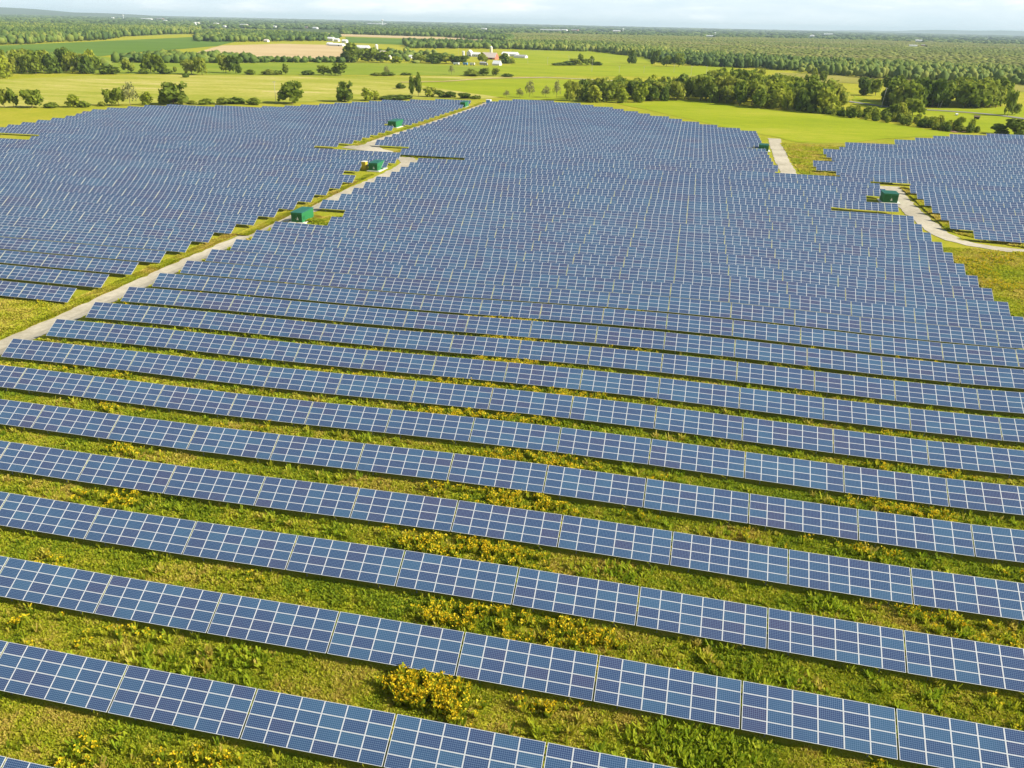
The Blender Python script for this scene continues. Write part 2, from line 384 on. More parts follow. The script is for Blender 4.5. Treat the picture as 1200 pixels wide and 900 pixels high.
def strip(name, pts, width, m, dz, jitter=0.0, kind='structure', step=2.5):
    """a track: ribbon on the relief with slightly uneven edges"""
    P = [Vector((x, y, 0)) for x, y in pts]
    dense = []
    for a, b in zip(P, P[1:]):
        n = max(1, int((b - a).length / step))
        for k in range(n): dense.append(a.lerp(b, k / n))
    dense.append(P[-1])
    for _ in range(6):
        dense = [dense[0]] + [(dense[i - 1] + dense[i] * 2 + dense[i + 1]) / 4 for i in range(1, len(dense) - 1)] + [dense[-1]]
    V = []; F = []; nc = 4; ws = width if isinstance(width, (list, tuple)) else (width, width)
    for i, p in enumerate(dense):
        d = (dense[min(i + 1, len(dense) - 1)] - dense[max(i - 1, 0)]).normalized(); s = Vector((d.y, -d.x, 0))
        w = ws[0] + (ws[1] - ws[0]) * i / len(dense)
        for k in range(nc + 1):
            t = (k / nc - .5) * w
            if k in (0, nc): t += random.uniform(-jitter, jitter)
            q = p + s * t; V.append((q.x, q.y, gz(q.x, q.y) + dz))
        if i:
            for k in range(nc):
                a = (i - 1) * (nc + 1) + k; F.append((a, a + nc + 1, a + nc + 2, a + 1))
    me = bpy.data.meshes.new(name); me.from_pydata(V, [], F); me.materials.append(m)
    o = link_mesh(name, me); tag(o, kind=kind); return o

K = 1.0176
def KP(pts): return [(x * K, y * K) for x, y in pts]
drape_poly('far_woodland', [(-39000, 4200), (-6000, 2900), (-1500, 3300), (-900, 4700), (0, 4700), (1400, 5200), (3000, 4200), (39000, 4200), (39000, 39000), (-39000, 39000)], M['farland'], 0.25)
drape_poly('left_woodland_floor', KP([(-3500, 1500), (-1290, 1290), (-1480, 1981), (-1600, 2480), (-940, 3060), (-560, 2400), (-500, 1900), (-60, 1600), (60, 1330), (380, 1090), (1500, 1500), (4500, 4300), (-3500, 4300)]), M['scrubland'], 0.12)
FIELDS = [
 ('tan_field', 'tan', [(-730,1084),(-937,1535),(-915,1741),(-782,1778),(-548,1247),(-515,1130),(-623,1106)], .30),
 ('far_tan_field', 'tan', [(-1361,3046),(-1196,2675),(-828,2640),(-620,2560),(-640,2900),(-943,2978)], .50),
 ('crop_field', 'crop', [(-1167,1206),(-1187,1323),(-1269,1695),(-1444,2472),(-1162,2028),(-929,1506),(-863,1211),(-806,1016),(-865,930),(-903,929)], .34),
 ('far_crop_field', 'crop', [(-1127,2580),(-782,2538),(-615,1996),(-675,1917),(-863,1975)], .42),
 ('pasture_strip', 'green', [(-576,704),(-442,781),(-201,908),(-241,1086),(-391,1107),(-564,1000),(-674,942),(-639,783)], .14),
 ('mown_meadow', 'meadow', [(-597,609),(-567,687),(-442,775),(-196,887),(-273,748),(-219,708),(-144,650),(-159,608),(-200,594),(-290,520),(-345,490),(-395,432),(-430,425)], .12),
 ('centre_pasture', 'bright', [(-201,908),(43,1042),(53,1322),(-72,1260),(-256,1153),(-280,1058)], .16),
 ('near_pasture', 'bright', [(-273,748),(-195,879),(-102,874),(-13,856),(-59,627),(-135,619)], .15),
 ('farm_pasture', 'bright', [(-392,1766),(-222,1877),(-83,1570),(-66,1264),(-256,1153)], .36),
 ('bright_meadow', 'bright', [(-57,621),(-9,683),(11,676),(54,630),(88,620),(111,584),(130,552),(150,524),(140,500),(106,481),(80,456),(56,450),(46,470),(20,500),(-6,539)], .13),
 ('stubble_strip', 'olive', [(-12,1008),(24,1067),(140,1032),(186,1027),(132,965),(12,897)], .38),
 ('olive_field', 'olive', [(104,1181),(158,1173),(244,1128),(382,1077),(338,947),(270,935),(171,987),(81,1013)], .22),
 ('lawn', 'bright', [(141,803),(157,678),(264,749),(300,640),(240,500),(189,524),(158,545),(125,707)], .18),
 ('soil_patch', 'dirt', [(146,540),(150,560),(162,552),(160,528),(152,524)], .24),
 ('west_pasture', 'green', [(-903,925),(-806,1010),(-674,942),(-639,783),(-600,700),(-720,640),(-1100,760)], .10),
]
for nm, mk, pts, dz in FIELDS: drape_poly(nm, wobble_poly(KP(pts), 4 if pts[0][1] > 1000 else 1.5), M[mk], dz)
strip('farm_track', KP([(-192,866),(-161,900),(-103,888),(-48,870)]), 7, M['gravel'], .5, .5)
strip('field_track', KP([(-273,748),(-241,780),(-221,833),(-178,890)]), 6, M['tan'], .5, .8)
strip('country_road', KP([(96,790),(120,737),(138,705),(152,683),(187,674),(208,664),(223,645),(240,610),(262,560)]), 6.5, M['asphalt'], .45, .1)
# the gravel service tracks of the solar park, with worn grass verges beneath
WEST = [(-121.4,40),(-121.4,100),(-121.0,181),(-118.6,216),(-116.2,245),(-114.0,280),(-113.2,306),(-114.5,322),(-122,333),(-134,343),(-145,352),(-149,364),(-149.2,400),(-149.4,470),(-149.8,540),(-151,600)]
strip('service_track', WEST, 7.4, M['gravel'], .10, .6)
drape_poly('track_apron', [(-136,342),(-148,345),(-158,349),(-157,354),(-150,362),(-144,358)], M['gravel'], .13, step=4)
strip('track_spur', [(-104,322),(-110,322.5),(-116,327)], 4.0, M['gravel'], .13, .3)
EAST = [(79,330),(76.5,318),(76,300),(76.3,275),(77,258),(80,247.5),(88,242.5),(110,240),(160,239.5),(420,240)]
strip('service_track', EAST, 6.0, M['gravel'], .10, .55)
drape_poly('track_apron', [(70.5,321),(84,321),(83,331),(72,330)], M['gravel'], .13, step=4)
strip('service_track', [(41.5,334),(41.8,350),(42.5,390),(44,430),(45.5,470)], (6.4, 6.8), M['gravel'], .10, .3)
drape_poly('dry_verge', wobble_poly([(47,340),(58,340),(52,352),(51,372),(61,392),(60,420),(74,436),(78,452),(104,456),(108,470),(98,474),(56,456),(48,450)], .8), M['verge'], .08, step=6)
for P in ([(-127.5,100),(-125.0,100),(-124.8,185),(-119.3,290),(-123,290),(-127.5,190)], [(-155.5,360),(-152.6,360),(-153.3,596),(-155.5,596)], [(-112,352),(-142,353),(-143,349),(-124,340),(-92,331),(-90,336)],
          [(78.9,322),(82,322),(80.5,258),(85,246.5),(99,244.8),(170,243.6),(170,242.5),(98,243),(84,245.3),(79.6,252)]):
    drape_poly('dry_verge', P, M['verge'], .08, step=6)

def hill(name, cx, cy, rx, ry, h, seed):
    xs = np.linspace(-1, 1, 60); ys = np.linspace(-1, 1, 14); X, Y = np.meshgrid(xs, ys)
    rr = np.clip(1 - X ** 2, 0, 1) * np.clip(1 - Y ** 2, 0, 1)
    Z = h * np.sqrt(rr) * (0.72 + 0.2 * np.sin(X * 5 + seed) + 0.08 * np.sin(X * 17 + seed)) - 1.2
    V = np.stack([cx + X.ravel() * rx, cy + Y.ravel() * ry, Z.ravel()], 1); n = 60
    i = (np.arange(13)[:, None] * n + np.arange(n - 1)[None, :]).ravel()
    tag(link_mesh(name, np_mesh(name, V, np.stack([i, i + 1, i + n + 1, i + n], 1), [M['hill']], smooth=True)), kind='structure')
hill('hills', -14600, 13500, 5200, 1500, 150, 1.0)
hill('hills', 9800, 29500, 6300, 1500, 150, 2.4)
# ------------------------------------------------------------------ the solar park: rows of tables, each 6 x 4 modules
def row_y(i): return ROW_ZERO + i * ROW_PITCH
PITCHW = MODW
def fill(i, xa, xb, out, anchor='left', block='M'):
    """tables side by side from xa to xb in row i; what is left over becomes one shorter table"""
    n = int((xb - xa + 0.9) / TABLE_W); rest = int(round((xb - xa - n * TABLE_W) / PITCHW))
    if rest < 0: rest = 0
    if anchor == 'left':
        for k in range(n): out.append([i, xa + k * TABLE_W, 6, block])
        if rest >= 1: out.append([i, xa + n * TABLE_W, min(rest, 6), block])
    else:
        for k in range(n): out.append([i, xb - (k + 1) * TABLE_W, 6, block])
        if rest >= 1: out.append([i, xb - n * TABLE_W - rest * PITCHW - .14, min(rest, 6), block])

TABLES = []
for i, x0 in ((-1, -46.25), (0, -55.93), (1, -65.6), (2, -75.22), (3, -84.84)):
    s = x0 - TABLE_W * (2 if i < 1 else 1)
    fill(i, s, s + TABLE_W * round((72 + 8 * 0 - s) / TABLE_W - (2 if i < 1 else 1)), TABLES)
fill(4, -88.46 - TABLE_W * 1, 62, TABLES)
fill(5, -113.56, 74.7, TABLES)
for i in range(6, 13): fill(i, -113.4, 71.0 if i > 9 else 74.8, TABLES)
for i in range(13, 16): fill(i, -112.9, 71.2, TABLES)
fill(16, -100.4, 71.2, TABLES); fill(17, -100.4, 71.2, TABLES); fill(18, -112.9, 71.2, TABLES)
for i in range(19, 22): fill(i, -111.2, 71.0, TABLES)
fill(22, -111.2, 47.9, TABLES)
fill(23, -109.2, 71.0, TABLES)
fill(24, -109.2, 62.6, TABLES); fill(25, -109.2, 70.4, TABLES); fill(26, -109.2, 70.4, TABLES); fill(27, -91.8, 68.2, TABLES)
fill(28, -124.0, 34.7, TABLES, block='N'); fill(29, -124.0, 36.6, TABLES, block='N')
NR = {42: 28, 43: 14.5, 44: 5, 45: -5, 46: -14, 47: -27, 48: -36, 49: -46, 50: -55, 51: -68, 52: -80, 53: -100}
for i in range(30, 54):
    fill(i, {51: -144, 52: -140, 53: -132}.get(i, -144.0), NR.get(i, 28.2 if i == 35 else 36.6), TABLES, block='N')
# east block
for i in range(20, 28):
    fill(i, 85.0 if i == 20 else (83.5 if i == 27 else 81.0), {20: 170, 21: 170, 22: 170}.get(i, 181), TABLES, block='E')
EL = {28: 59.8, 29: 59.8, 30: 53.4, 31: 53.4, 32: 64, 33: 64, 34: 63.2, 35: 63.2, 36: 72, 37: 78, 38: 78, 39: 106, 40: 106, 41: 118.5, 42: 130, 43: 141, 44: 163}
for i in range(28, 45): fill(i, EL[i], 240 if i > 31 else 210, TABLES, block='E')
# west blocks
for i in range(9, 29):
    xr = {9: -126.6, 10: -126.6, 11: -126.6, 12: -126.3, 13: -126.0, 14: -125.8, 15: -125.2, 16: -124, 17: -122.8, 18: -121.6, 19: -120.6, 20: -120.0, 21: -119.6, 22: -119.2, 23: -128, 24: -125.5, 25: -118, 26: -118.2, 27: -120.4, 28: -165}[i]
    xl = {26: -297, 27: -300}.get(i, -(row_y(i) * 1.03) - 45)
    fill(i, xl, xr, TABLES, anchor='right', block='W')
WL = {29: -338, 30: -338, 31: -338, 32: -339, 33: -340, 34: -342, 35: -345, 36: -348, 37: -345, 38: -340, 39: -334, 40: -327, 41: -300, 42: -272, 43: -262, 44: -255, 45: -247, 46: -240, 47: -232, 48: -225, 49: -218, 50: -200, 51: -185}
for i in range(29, 52):
    fill(i, WL[i], {29: -158, 36: -167.5, 37: -167.5, 49: -162, 50: -157, 51: -158}.get(i, -155.0), TABLES, anchor='right', block='V')

# which tables show, and how large
info = []
for t in TABLES:
    i, x, n, blk = t; w = n * MODW; cx = x + w / 2; y = row_y(i) - SLOPE_LEN * CT / 2
    z = float(relief(cx, y)) + ST * SLOPE_LEN / 2
    zc = [relief(x, y), relief(x + w, y)]
    a = [to_photo(px, py, float(relief(px, y)) + pz) for px, py, pz in ((x, row_y(i), ST * SLOPE_LEN), (x + w, row_y(i), ST * SLOPE_LEN), (x + w, row_y(i) - SLOPE_LEN * CT, 0), (x, row_y(i) - SLOPE_LEN * CT, 0))]
    area = 0.0; vis = False
    if all(a):
        area = abs(sum(a[k][0] * a[(k + 1) % 4][1] - a[(k + 1) % 4][0] * a[k][1] for k in range(4))) / 2
        vis = max(p[0] for p in a) > 1 and min(p[0] for p in a) < 1199 and max(p[1] for p in a) > 1 and min(p[1] for p in a) < 899
    info.append((vis, area, a[0][0] if a[0] else 1e9))
order = sorted([k for k in range(len(TABLES)) if info[k][0]], key=lambda k: -info[k][1])
near = set(order[:300])
NEAR_ROWS = sorted({TABLES[k][0] for k in near})

# one module: aluminium frame, white backsheet, glazed cells slightly sunk in the frame
def module_mesh():
    b = MB(); w, h, t, fr = (MODW - 0.014) / 2, (SLOPE_LEN / 4 - 0.012) / 2, 0.04, 0.034
    o = [(-w, -h), (w, -h), (w, h), (-w, h)]; fx = fr + .012; q = [(-w + fx, -h + fr), (w - fx, -h + fr), (w - fx, h - fr), (-w + fx, h - fr)]
    for k in range(4):
        j = (k + 1) % 4
        b.poly([(*o[k], t), (*o[j], t), (*q[j], t), (*q[k], t)], 0)
        b.poly([(*o[k], 0), (*o[j], 0), (*o[j], t), (*o[k], t)], 0)
        b.poly([(*q[k], t), (*q[j], t), (*q[j], t - .006), (*q[k], t - .006)], 0)
    b.poly([(*q[0], t - .006), (*q[1], t - .006), (*q[2], t - .006), (*q[3], t - .006)], 1, [(0, 0), (1, 0), (1, 1), (0, 1)])
    b.poly([(*o[3], 0), (*o[2], 0), (*o[1], 0), (*o[0], 0)], 2)
    return b.mesh('solar_panel', [M['alu'], M['cells'], M['back']])
MOD = module_mesh()
def rack_mesh(n):
    """in table space: x along the row, y across, z up; the modules rest on it"""
    b = MB(); W = n * MODW
    for s in (0.4, 1.45, 2.55, 3.6):
        b.bar((-W / 2 + .03, -SLOPE_LEN * CT / 2 + s * CT + .05, s * ST - .10), (W / 2 - .03, -SLOPE_LEN * CT / 2 + s * CT + .05, s * ST - .10), .07, .09)
    k = max(2, int(round(n / 2)))
    for j in range(k):
        x = -W / 2 + W * (j + .5) / k
        b.bar((x, -SLOPE_LEN * CT / 2 + .3 * CT, .3 * ST - .21), (x, -SLOPE_LEN * CT / 2 + 3.7 * CT, 3.7 * ST - .21), .08, .10)
        b.bar((x, 0.95, -.25), (x, -0.75, 0.32), .06, .06)
    return b.mesh('support_frame', [M['steel']])
def post_mesh(h):
    b = MB(); b.box(-.06, .06, -.05, .05, -1.7, h); b.box(-.09, .09, -.07, .07, h, h + .03)
    return b.mesh('support_post', [M['steel']])
RACK = {n: rack_mesh(n) for n in range(1, 7)}
PF, PR = post_mesh(0.05), post_mesh(1.30)
ORD = ['zeroth', 'first', 'second', 'third', 'fourth', 'fifth', 'sixth', 'seventh', 'eighth', 'ninth', 'tenth', 'eleventh', 'twelfth', 'thirteenth', 'fourteenth', 'fifteenth', 'sixteenth', 'seventeenth', 'eighteenth', 'nineteenth', 'twentieth',
       'twenty-first', 'twenty-second', 'twenty-third', 'twenty-fourth', 'twenty-fifth']
protos = {}
def make_table(n):
    root = empty('solar_table', (0, 0, 0)); W = n * MODW
    for c in range(n):
        for r in range(4):
            s = (r + .5) * SLOPE_LEN / 4
            link_mesh('solar_panel', MOD, root, (-W / 2 + (c + .5) * MODW, -SLOPE_LEN * CT / 2 + s * CT, s * ST), (TILT, 0, 0))
    link_mesh('support_frame', RACK[n], root)
    for x in ((-W / 2 + W / 6, W / 2 - W / 6) if n > 2 else (0,)):
        link_mesh('support_post', PF, root, (x, -1.15, .1)); link_mesh('support_post', PR, root, (x, 1.1, .1))
    return root
def place_table(n, loc, ry):
    if n not in protos:
        root = make_table(n); protos[n] = (root, list(root.children))
        root.location = loc; root.rotation_euler = (0, ry, 0); return root
    r0, ch = protos[n]; r = r0.copy(); COL.objects.link(r); r.location = loc; r.rotation_euler = (0, ry, 0)
    for c in ch:
        d = c.copy(); COL.objects.link(d); d.parent = r
    return r
# number the visible tables of each row from the left edge of the photo
rank = {}
for i in NEAR_ROWS:
    for side in ('W', 'other'):
        ks = sorted([k for k in range(len(TABLES)) if TABLES[k][0] == i and info[k][0] and (TABLES[k][3] == 'W') == (side == 'W')], key=lambda k: TABLES[k][1])
        for j, k in enumerate(ks): rank[k] = (j + 1, len(ks) - j)
far = []
bpy.context.view_layer.update()
for k, (i, x, n, blk) in enumerate(TABLES):
    w = n * MODW; cx = x + w / 2; y = row_y(i) - SLOPE_LEN * CT / 2
    za, zb = float(relief(x, y)), float(relief(x + w, y)); ry = -math.atan2(zb - za, w); z = (za + zb) / 2
    if k not in near:
        far.append((cx, y, z, ry + random.gauss(0, .0007), n)); continue
    r = place_table(n, (cx, y, z), ry + random.gauss(0, .0008))
    a, bb = rank[k]; kind = 'short solar table'  if n < 6 else 'blue solar table'
    if blk == 'W':
        lab = '%s, %s left of the track in %s row of left block' % (kind, ORD[bb], ORD[i - 8])
    else:
        lab = '%s, %s from left in %s long row from bottom' % (kind, ORD[a], ORD[i + 2])
    tag(r, lab, 'solar table', 'solar tables set in long rows')

def far_tables(name, L, label):
    V = []; F = []; MI = []; TN = []; UV = []
    sunk = 0.012
    for cx, y, z, ry, n in L:
        W = n * MODW; c, s = math.cos(ry), math.sin(ry)
        def tr(p):
            px, py, pz = p; return (cx + px * c + pz * s, y + py, z - px * s + pz * c)
        def sl(px, q, off):      # point on the tilted plane
            return (px, -SLOPE_LEN * CT / 2 + q * CT - off * ST, q * ST + off * CT)
        def add(pts, mi, tone=0.5, uv=((0, 0), (1, 0), (1, 1), (0, 1))):
            b = len(V); V.extend(tr(p) for p in pts); F.append((b, b + 1, b + 2, b + 3)); MI.append(mi); TN.append(tone); UV.append(uv)
        lo = [sl(-W / 2, 0, 0), sl(W / 2 - .02, 0, 0), sl(W / 2 - .02, SLOPE_LEN, 0), sl(-W / 2, SLOPE_LEN, 0)]
        hi = [sl(-W / 2, 0, .04), sl(W / 2 - .02, 0, .04), sl(W / 2 - .02, SLOPE_LEN, .04), sl(-W / 2, SLOPE_LEN, .04)]
        add(hi, 0)
        for q in range(4): add([lo[q], lo[(q + 1) % 4], hi[(q + 1) % 4], hi[q]], 0)
        add([lo[3], lo[2], lo[1], lo[0]], 2)
        tb = random.random() * .5
        for a in range(n):
            for r in range(4):
                x0 = -W / 2 + a * MODW + .075; x1 = x0 + MODW - .15; q0 = r * SLOPE_LEN / 4 + .035; q1 = q0 + SLOPE_LEN / 4 - .07
                add([sl(x0, q0, .04 + sunk), sl(x1, q0, .04 + sunk), sl(x1, q1, .04 + sunk), sl(x0, q1, .04 + sunk)], 1, tb + random.random() * .5)
        for px in ((-W / 2 + W / 6, W / 2 - W / 6) if n > 2 else (0,)):
            for py, h in ((-1.15, .12), (1.1, 1.35)):
                for dx, dy in (((-.06, -.06), (.06, -.06)), ((.06, -.06), (.06, .06)), ((.06, .06), (-.06, .06)), ((-.06, .06), (-.06, -.06))):
                    add([(px + dx[0], py + dx[1], -1.6), (px + dy[0], py + dy[1], -1.6), (px + dy[0], py + dy[1], h), (px + dx[0], py + dx[1], h)], 2)
            for dz in (0, .08):
                add([(px - .04, -1.3, -.12 + dz), (px + .04, -1.3, -.12 + dz), (px + .04, 1.5, 1.55 + dz), (px - .04, 1.5, 1.55 + dz)], 2)
    V = np.array(V); F = np.array(F); me = np_mesh(name, V, F, [M['alu'], M['cells_far'], M['steel']], np.array(MI), np.array(TN))
    ul = me.uv_layers.new(name='UVMap'); ul.data.foreach_set('uv', np.array(UV, np.float32).ravel())
    o = link_mesh(name, me); tag(o, label, 'solar tables', None, 'stuff'); return o
far_tables('distant_solar_tables', far, 'countless far rows of blue solar tables filling the middle distance')
print('tables', len(TABLES), 'near', len(near), 'rows', NEAR_ROWS, 'far', len(far))

# ------------------------------------------------------------------ green inverter sheds beside the tracks
def shed(x0, x1, y0, y1, h, label, door_side='south'):
    cx, cy = (x0 + x1) / 2, (y0 + y1) / 2; w, d = x1 - x0, y1 - y0; z = gz(cx, cy)
    t = empty('equipment_shed', (cx, cy, z)); tag(t, label, 'shed', 'green equipment sheds beside the tracks')
    b = MB(); b.box(-w / 2 - .7, w / 2 + 1.0, -d / 2 - .7, d / 2 + .7, -.6, .28); b.build('base_slab', M['concrete'], t)
    b = MB(); b.box(-w / 2, w / 2, -d / 2, d / 2, .28, h)
    k = int(d / .6)
    for j in range(k):
        y = -d / 2 + d * (j + .5) / k; b.box(w / 2, w / 2 + .035, y - .12, y + .12, .4, h - .1); b.box(-w / 2 - .035, -w / 2, y - .12, y + .12, .4, h - .1)
    b.build('wall', M['green_paint'], t)
    b = MB(); b.hexa([(-w / 2 - .12, -d / 2 - .12, h), (w / 2 + .12, -d / 2 - .12, h), (w / 2 + .12, d / 2 + .12, h), (-w / 2 - .12, d / 2 + .12, h),
                      (-w / 2 - .12, -d / 2 - .12, h + .12), (w / 2 + .12, -d / 2 - .12, h + .12), (w / 2 + .12, d / 2 + .12, h + .2), (-w / 2 - .12, d / 2 + .12, h + .2)])
    for j in range(5): y = -d / 2 + d * (j + .5) / 5; b.box(-w / 2, w / 2, y - .04, y + .04, h + .18, h + .24)
    b.build('roof', M['green_roof'], t)
    for s in (-1, 1):
        b = MB(); b.box(s * w / 4 - w / 4 + .14, s * w / 4 + w / 4 - .14, -d / 2 - .05, -d / 2 - .003, .4, h - .45)
        dr = b.build('door', M['dark_green'], t)
        b = MB(); b.box(s * .18 - .03, s * .18 + .03, -d / 2 - .12, -d / 2 - .053, 1.2, 1.6); b.build('handle', M['steel'], dr)
    b = MB(); b.poly([(-.05, -d / 2 - .07, 1.0), (.65, -d / 2 - .07, 1.0), (.3, -d / 2 - .07, 2.0)]); b.poly([(.65, -d / 2 - .055, 1.0), (-.05, -d / 2 - .055, 1.0), (.3, -d / 2 - .055, 2.0)])
    b.build('warning_sign', M['white_paint'], t)
    b = MB()
    for j in range(7): b.box(w / 2 + .04, w / 2 + .075, -d / 2 + .6, -d / 2 + 1.9, 1.0 + j * .16, 1.08 + j * .16)
    b.build('louvre', M['dark_green'], t)
    return t
shed(-113.9, -110.4, 212.5, 220.2, 3.1, 'largest and nearest green steel equipment shed, beside the left gravel track')
shed(-124.0, -120.3, 298.5, 306.5, 3.2, 'green equipment shed with a yellow cabinet standing against its left side')
shed(-165.8, -161.0, 430.0, 442.0, 3.5, 'small green equipment shed halfway up the far left gravel track')
shed(-161.0, -157.5, 560.0, 570.0, 3.4, 'farthest tiny green equipment shed near the top end of the left track')
shed(68.4, 73.2, 296.5, 302.0, 3.3, 'green equipment shed beside the curved gravel track on the right')
shed(33.9, 38.2, 413.5, 419.0, 3.1, 'tiny green equipment shed beside the short straight track at upper right')
t = empty('electrical_cabinet', (-127.0, 301.5, gz(-127, 301.5))); tag(t, 'tall yellow electrical cabinet standing left of a green shed', 'cabinet')
b = MB(); b.box(-.9, .9, -1.1, 1.1, -.4, 3.2); b.build('body', M['yellow_paint'], t)
b = MB(); b.box(-1.0, 1.0, -1.2, 1.2, 3.2, 3.32); b.build('roof', M['cream'], t)
b = MB(); b.box(-.7, .7, -1.14, -1.103, .4, 2.9); b.build('door', M['yellow_paint'], t)
t = empty('site_cabin', (-149.0, 594.5, gz(-149, 594.5))); tag(t, 'small white cabin, front painted shade-blue, at the far end of the left track', 'cabin')
b = MB(); b.box(-1.7, 1.7, -1.6, 1.6, -.3, 2.5); b.build('wall', M['white_paint'], t)
b = MB(); b.box(-1.5, 1.2, -1.68, -1.603, .1, 2.3); b.build('painted_shade_front', M['blue_paint_and_shade'], t)  # thin blue box colouring in the shade on the cabin's white front
b = MB(); b.box(-1.8, 1.8, -1.75, 1.7, 2.5, 2.65); b.build('roof', M['white_roof'], t)
# ------------------------------------------------------------------ meadow plants between the rows
def vnoise(x, y, scale, seed):
    """smooth value noise on numpy arrays"""
    rg = np.random.default_rng(seed); T = rg.random((64, 64)); x = x / scale + 100; y = y / scale + 100
    xi, yi = np.floor(x).astype(int), np.floor(y).astype(int); fx, fy = x - xi, y - yi; fx = fx * fx * (3 - 2 * fx); fy = fy * fy * (3 - 2 * fy)
    g = lambda a, b: T[a % 64, b % 64]
    return (g(xi, yi) * (1 - fx) + g(xi + 1, yi) * fx) * (1 - fy) + (g(xi, yi + 1) * (1 - fx) + g(xi + 1, yi + 1) * fx) * fy

def blades(name, X, Y, H, Wd, tone, mats, nb=5, lean=0.5, z0=None, label=None, cat=None):
    """each plant is nb leaning leaf triangles of different directions"""
    n = len(X)
    if n == 0: return
    Z = relief(X, Y) - LOW_EDGE if z0 is None else z0
    x = np.repeat(X, nb); y = np.repeat(Y, nb); z = np.repeat(Z, nb); h = np.repeat(H, nb) * RNG.uniform(.6, 1.15, n * nb); w = np.repeat(Wd, nb) * RNG.uniform(.6, 1.3, n * nb)
    a = RNG.uniform(0, 2 * PI, n * nb); b = a + PI / 2 + RNG.uniform(-.5, .5, n * nb); l = h * RNG.uniform(.15, 1, n * nb) * lean
    bx = x + np.cos(a) * w * .5; by = y + np.sin(a) * w * .5
    p0 = np.stack([bx - np.cos(b) * w * .5, by - np.sin(b) * w * .5, z + h * .12], 1)
    p1 = np.stack([bx + np.cos(b) * w * .5, by + np.sin(b) * w * .5, z + h * .12], 1)
    p2 = np.stack([bx + np.cos(a) * l + np.cos(b) * w * .35, by + np.sin(a) * l + np.sin(b) * w * .35, z + h], 1)
    p3 = np.stack([bx + np.cos(a) * l - np.cos(b) * w * .35, by + np.sin(a) * l - np.sin(b) * w * .35, z + h * .93], 1)
    V = np.stack([p0, p1, p2, p3], 1).reshape(-1, 3); F = np.arange(len(V)).reshape(-1, 4)
    tn = np.clip(np.repeat(tone, nb) + RNG.normal(0, .13, n * nb), 0, 1)
    return V, F, tn

def join(parts):
    off = 0; VV = []; FF = []; TT = []; MM = []
    for (V, F, t), m in parts:
        VV.append(V); FF.append(F + off); TT.append(t); MM.append(np.full(len(F), m)); off += len(V)
    return np.concatenate(VV), np.concatenate(FF), np.concatenate(TT), np.concatenate(MM)

def in_strip(Y, X, lim=3.25):
    """true where the ground is open between rows (not under the deep middle of a table)"""
    k = (Y - ROW_ZERO) / ROW_PITCH; fr = (k - np.floor(k)) * ROW_PITCH
    return (fr < ROW_PITCH - lim)
def on_track(X, Y):
    return (np.abs(X + 121) < 4.2) & (Y < 330)
def scatter(n, x0, x1, y0, y1, wedge=True):
    X = RNG.uniform(x0, x1, n); Y = RNG.uniform(y0, y1, n)
    k = in_strip(Y, X) & ~on_track(X, Y)
    if wedge: k &= (X > -0.96 * Y - 24) & (X < 0.36 * Y + 24)
    return X[k], Y[k]

PAT = [(-18.0,50.1,1.9),(-18.6,50.4,1.5),(-16.5,59.5,2.6),(-12.8,58.7,2.2),(-19.4,60.1,2),(-10.7,61.4,2.6),(-6.2,60.3,2.2),(-2.7,60.0,1.5),(-6.1,50.4,1.6),(-49.0,50.2,1.3),(-33.3,38.1,2.0),(-19.3,91.9,3),(-14.5,91.9,3),(-10.4,92.4,2),(-21.6,82.0,3),(-17.0,81.7,3),(-12.6,81.6,3),(-22.8,71.0,3),(-18.6,70.5,3),(-15.0,70.1,3),(-0.3,82.6,1.5),(-28.3,125.4,3),(-25.1,124.9,3),(-22.0,124.9,3),(-29.2,136.1,3),(-26.6,135.8,3),(-35.1,146.8,3),(-29.8,146.9,3),(-33.6,113.5,3),(-24.2,113.9,3),(-18.5,113.9,3),(-13.5,113.8,3),(-33.4,103.3,3),(-29.9,103.2,3),(-21.2,103.4,3),(-82.2,93.4,2),(-70.9,82.3,2.5),(-65.3,73.0,1.6),(-69.8,70.7,1.6),(-67.1,70.3,2),(-102.8,104.5,1.5),(30.8,103.2,1.5),(40.9,103.1,1.5),(27.2,92.1,2),(28.4,91.5,1.5),(31.0,93.4,2),(34.3,92.0,2),(35.8,92.0,2),(26.4,82.5,2),(29.6,72.4,2),(32.7,70.0,1.5),(26.0,53.2,1.2),(25.6,86.0,2)]
LUSH = [(5.0,48.8,4),(7.1,48.5,3.4),(3.6,47.2,3.4),(-35.3,49.0,2.5),(-41.4,46.0,2.5),(14,58,3),(-2,70,2.5),(20,70,2.5)]
PAT = [(x * .984, y * .984, r) for x, y, r in PAT] + [(-17.2, 48.3, 1.9), (-16.0, 46.9, 1.6), (-18.2, 48.6, 1.5), (-16.5, 47.4, 1.5), (-13.6, 46.6, 1.1)]
parts = []
for n, y0, y1, x0, x1, hs, ws in ((230000, 25, 58, -85, 48, .21, .10), (220000, 58, 96, -120, 62, .25, .16), (120000, 96, 150, -118, 82, .32, .34), (30000, 150, 215, -118, 84, .4, .5)):
    X, Y = scatter(n, x0, x1, y0, y1)
    big = vnoise(X, Y, 9, 1) * .5 + vnoise(X, Y, 3.1, 2) * .3 + vnoise(X, Y, 1.2, 3) * .35
    tone = np.clip((big - .34) * 1.7 + RNG.normal(0, .14, len(X)), 0, 1)
    H = hs * (.55 + .9 * vnoise(X, Y, 2.2, 4)) * RNG.uniform(.7, 1.3, len(X))
    keep = RNG.random(len(X)) < .40 + .80 * vnoise(X, Y, 1.6, 5)
    parts.append((blades('g', X[keep], Y[keep], H[keep], np.full(keep.sum(), ws), tone[keep], None, 5, 1.0), 0))
